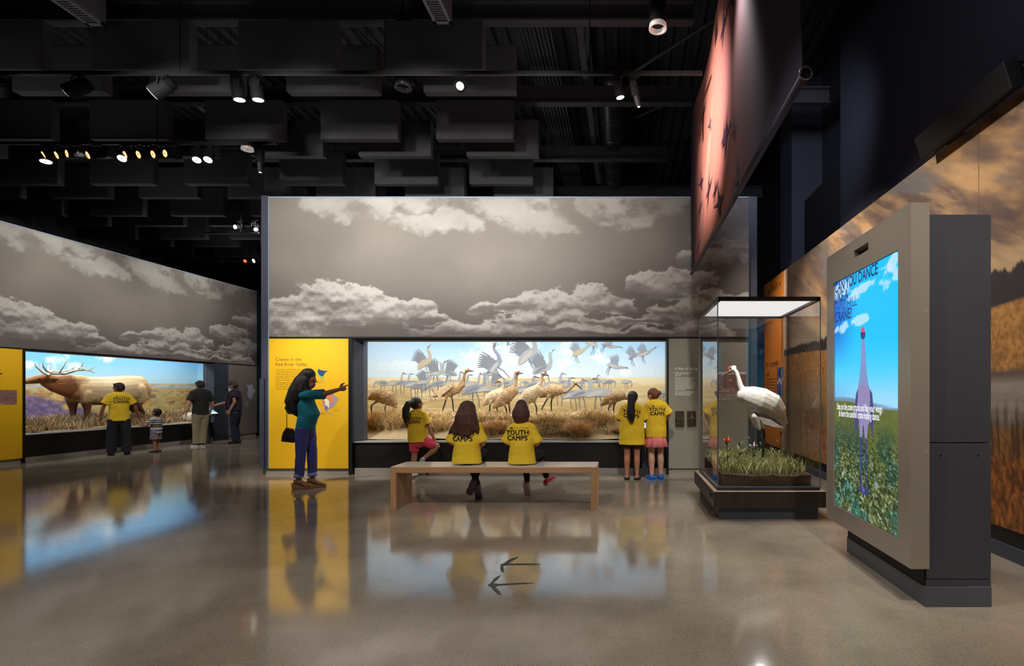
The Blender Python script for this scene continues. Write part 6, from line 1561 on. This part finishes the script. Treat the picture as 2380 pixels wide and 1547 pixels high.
J['elL'] = V(-.13, .09, .62); J['wrL'] = V(-.12, .25, .62); J['elR'] = V(.14, .02, .60); J['wrR'] = V(.13, .08, .48)
build_body(t, J, SKIN_T, .007)
def stripes(name, cols, z0, z1):
    m, nt, b = new_mat(name); N, L = nt.nodes, nt.links
    tc = N.new('ShaderNodeTexCoord'); sx = N.new('ShaderNodeSeparateXYZ'); mr = N.new('ShaderNodeMapRange'); mr.inputs['From Min'].default_value = z0; mr.inputs['From Max'].default_value = z1
    cr = N.new('ShaderNodeValToRGB'); cr.color_ramp.interpolation = 'CONSTANT'; e = cr.color_ramp.elements
    e[0].color = lin(*cols[0]); e[1].position = 1 / len(cols); e[1].color = lin(*cols[1])
    for i in range(2, len(cols)): q = e.new(i / len(cols)); q.color = lin(*cols[i])
    L.new(tc.outputs['Object'], sx.inputs[0]); L.new(sx.outputs['Z'], mr.inputs['Value']); L.new(mr.outputs[0], cr.inputs['Fac']); L.new(cr.outputs[0], b.inputs['Base Color']); b.inputs['Roughness'].default_value = .85
    return m
cs = [(206, 160, 140), (190, 200, 215), (40, 48, 70), (120, 150, 185), (206, 206, 200), (196, 140, 120), (44, 46, 66), (150, 110, 96), (40, 44, 64), (200, 198, 190), (44, 48, 66), (206, 200, 190), (60, 70, 90), (190, 190, 190)]
shirt(t, J, stripes('striped_jersey', cs, .43, .76), .43, .115, .105, .105, .09, .8, (.06, .075), voxel=.008)
trousers(t, J, pbr('plaid_cotton', (104, 92, 112), .85, rgb2=(150, 138, 158), vscale=26), .46, (.078, .08, .085, .04, .04), 'shorts', (.105, .085), .008)
for k in 'LR': shoe(t, J, k, pbr('brown_sandal', (70, 58, 44), .7), BLACKM, .17, .04)
hair(t, J, H_BLK, CAP + [('b', (0, .2, .34), (.28, .22, .12))], .008, 4)
t = person('teenager in black shirt and khaki trousers watching the elk', (-10.62, 13.28, 0), math.radians(60))
H = 1.65; J = std(H, .225, .108, .05); J['yaw'] = math.radians(18); J['pitch'] = math.radians(-12); J['head'] = V(0, .05, 1.53)
J['elL'] = V(-.25, -.02, 1.08); J['wrL'] = V(-.27, .06, .86); J['elR'] = V(.25, .0, 1.08); J['wrR'] = V(.25, .10, .88); J['anR'] = V(.03, -.02, .075); J['anL'] = V(-.07, .05, .075); J['knR'] = V(.06, .0, .46)
build_body(t, J, SKIN_F, .008)
shirt(t, J, pbr('black_tee', (34, 32, 32), .85, bump=.3, bscale=9), .80, .18, .13, .18, .12, .72, (.047, .055))
trousers(t, J, pbr('khaki_twill', (140, 126, 100), .85, var=.08, bump=.3, bscale=12), 1., (.063, .06, .05, .048, .05), hipr=(.085, .068), top=.0)
for k in 'LR': shoe(t, J, k, pbr('dark_sneaker', (40, 38, 40), .7), WSH)
MB().tube([J['wrL'] + V(0, 0, .02), J['wrL'] + V(0, 0, .045)], [.034, .034], 12, round_ends=False).build('wristwatch', BLACKM, t)
hair(t, J, H_DBR, CAP + [('b', (0, .25, .34), (.28, .22, .13))], sm=4)
t = person('woman in plum top and dark jeans touching the screen stand by the elk window', (-10.35, 14.1, 0), math.radians(112))
H = 1.66; J = std(H, .225, .105, .05); J['pitch'] = math.radians(-24); J['head'] = V(0, .06, 1.535); J['chest'] += V(0, .0, 0)
J['elR'] = V(.20, .22, 1.10); J['wrR'] = V(.12, .46, 1.02); J['hdR'] = V(-.1, 1, -.35); J['sideR'] = V(-1, 0, 0); J['curlR'] = (.1, 1.2, 1.3, 1.3)
J['elL'] = V(-.23, -.04, 1.10); J['wrL'] = V(-.20, .07, .88)
build_body(t, J, SKIN_F, .008)
PLUM = pbr('plum_print_knit', (58, 42, 66), .85, rgb2=(30, 24, 38), vscale=14, bump=.3, bscale=12)
shirt(t, J, PLUM, .86, .165, .155, .165, .135, .6, (.05, .054), name='top', belly=.02)
MB().tube([(-.05, -.05, 1.39), (.0, .10, 1.36), (.02, .19, 1.2), (.03, .21, 1.0)], [(.07, .05), (.09, .05), (.06, .04), (.05, .02)], 12).fused('scarf', pbr('plum_scarf', (92, 62, 92), .9, rgb2=(50, 36, 60), vscale=30), t, .01, 3)
trousers(t, J, pbr('navy_denim', (32, 38, 62), .85, var=.1), 1., (.066, .062, .048, .046, .044), hipr=(.09, .085), top=.0)
MB().prism([(.10, .88), (.26, .88), (.26, 1.0), (.10, 1.0)], 'x', .16, .22).build('waist_pouch', BAGM, t, .02)
for k in 'LR': shoe(t, J, k, pbr('dark_brown_shoe', (44, 36, 34), .6), BLACKM)
hair(t, J, H_GRY, CAP + [('b', (0, .25, .36), (.30, .2, .12)), ('b', (0, -.2, -.1), (.40, .34, .3))], sm=3)
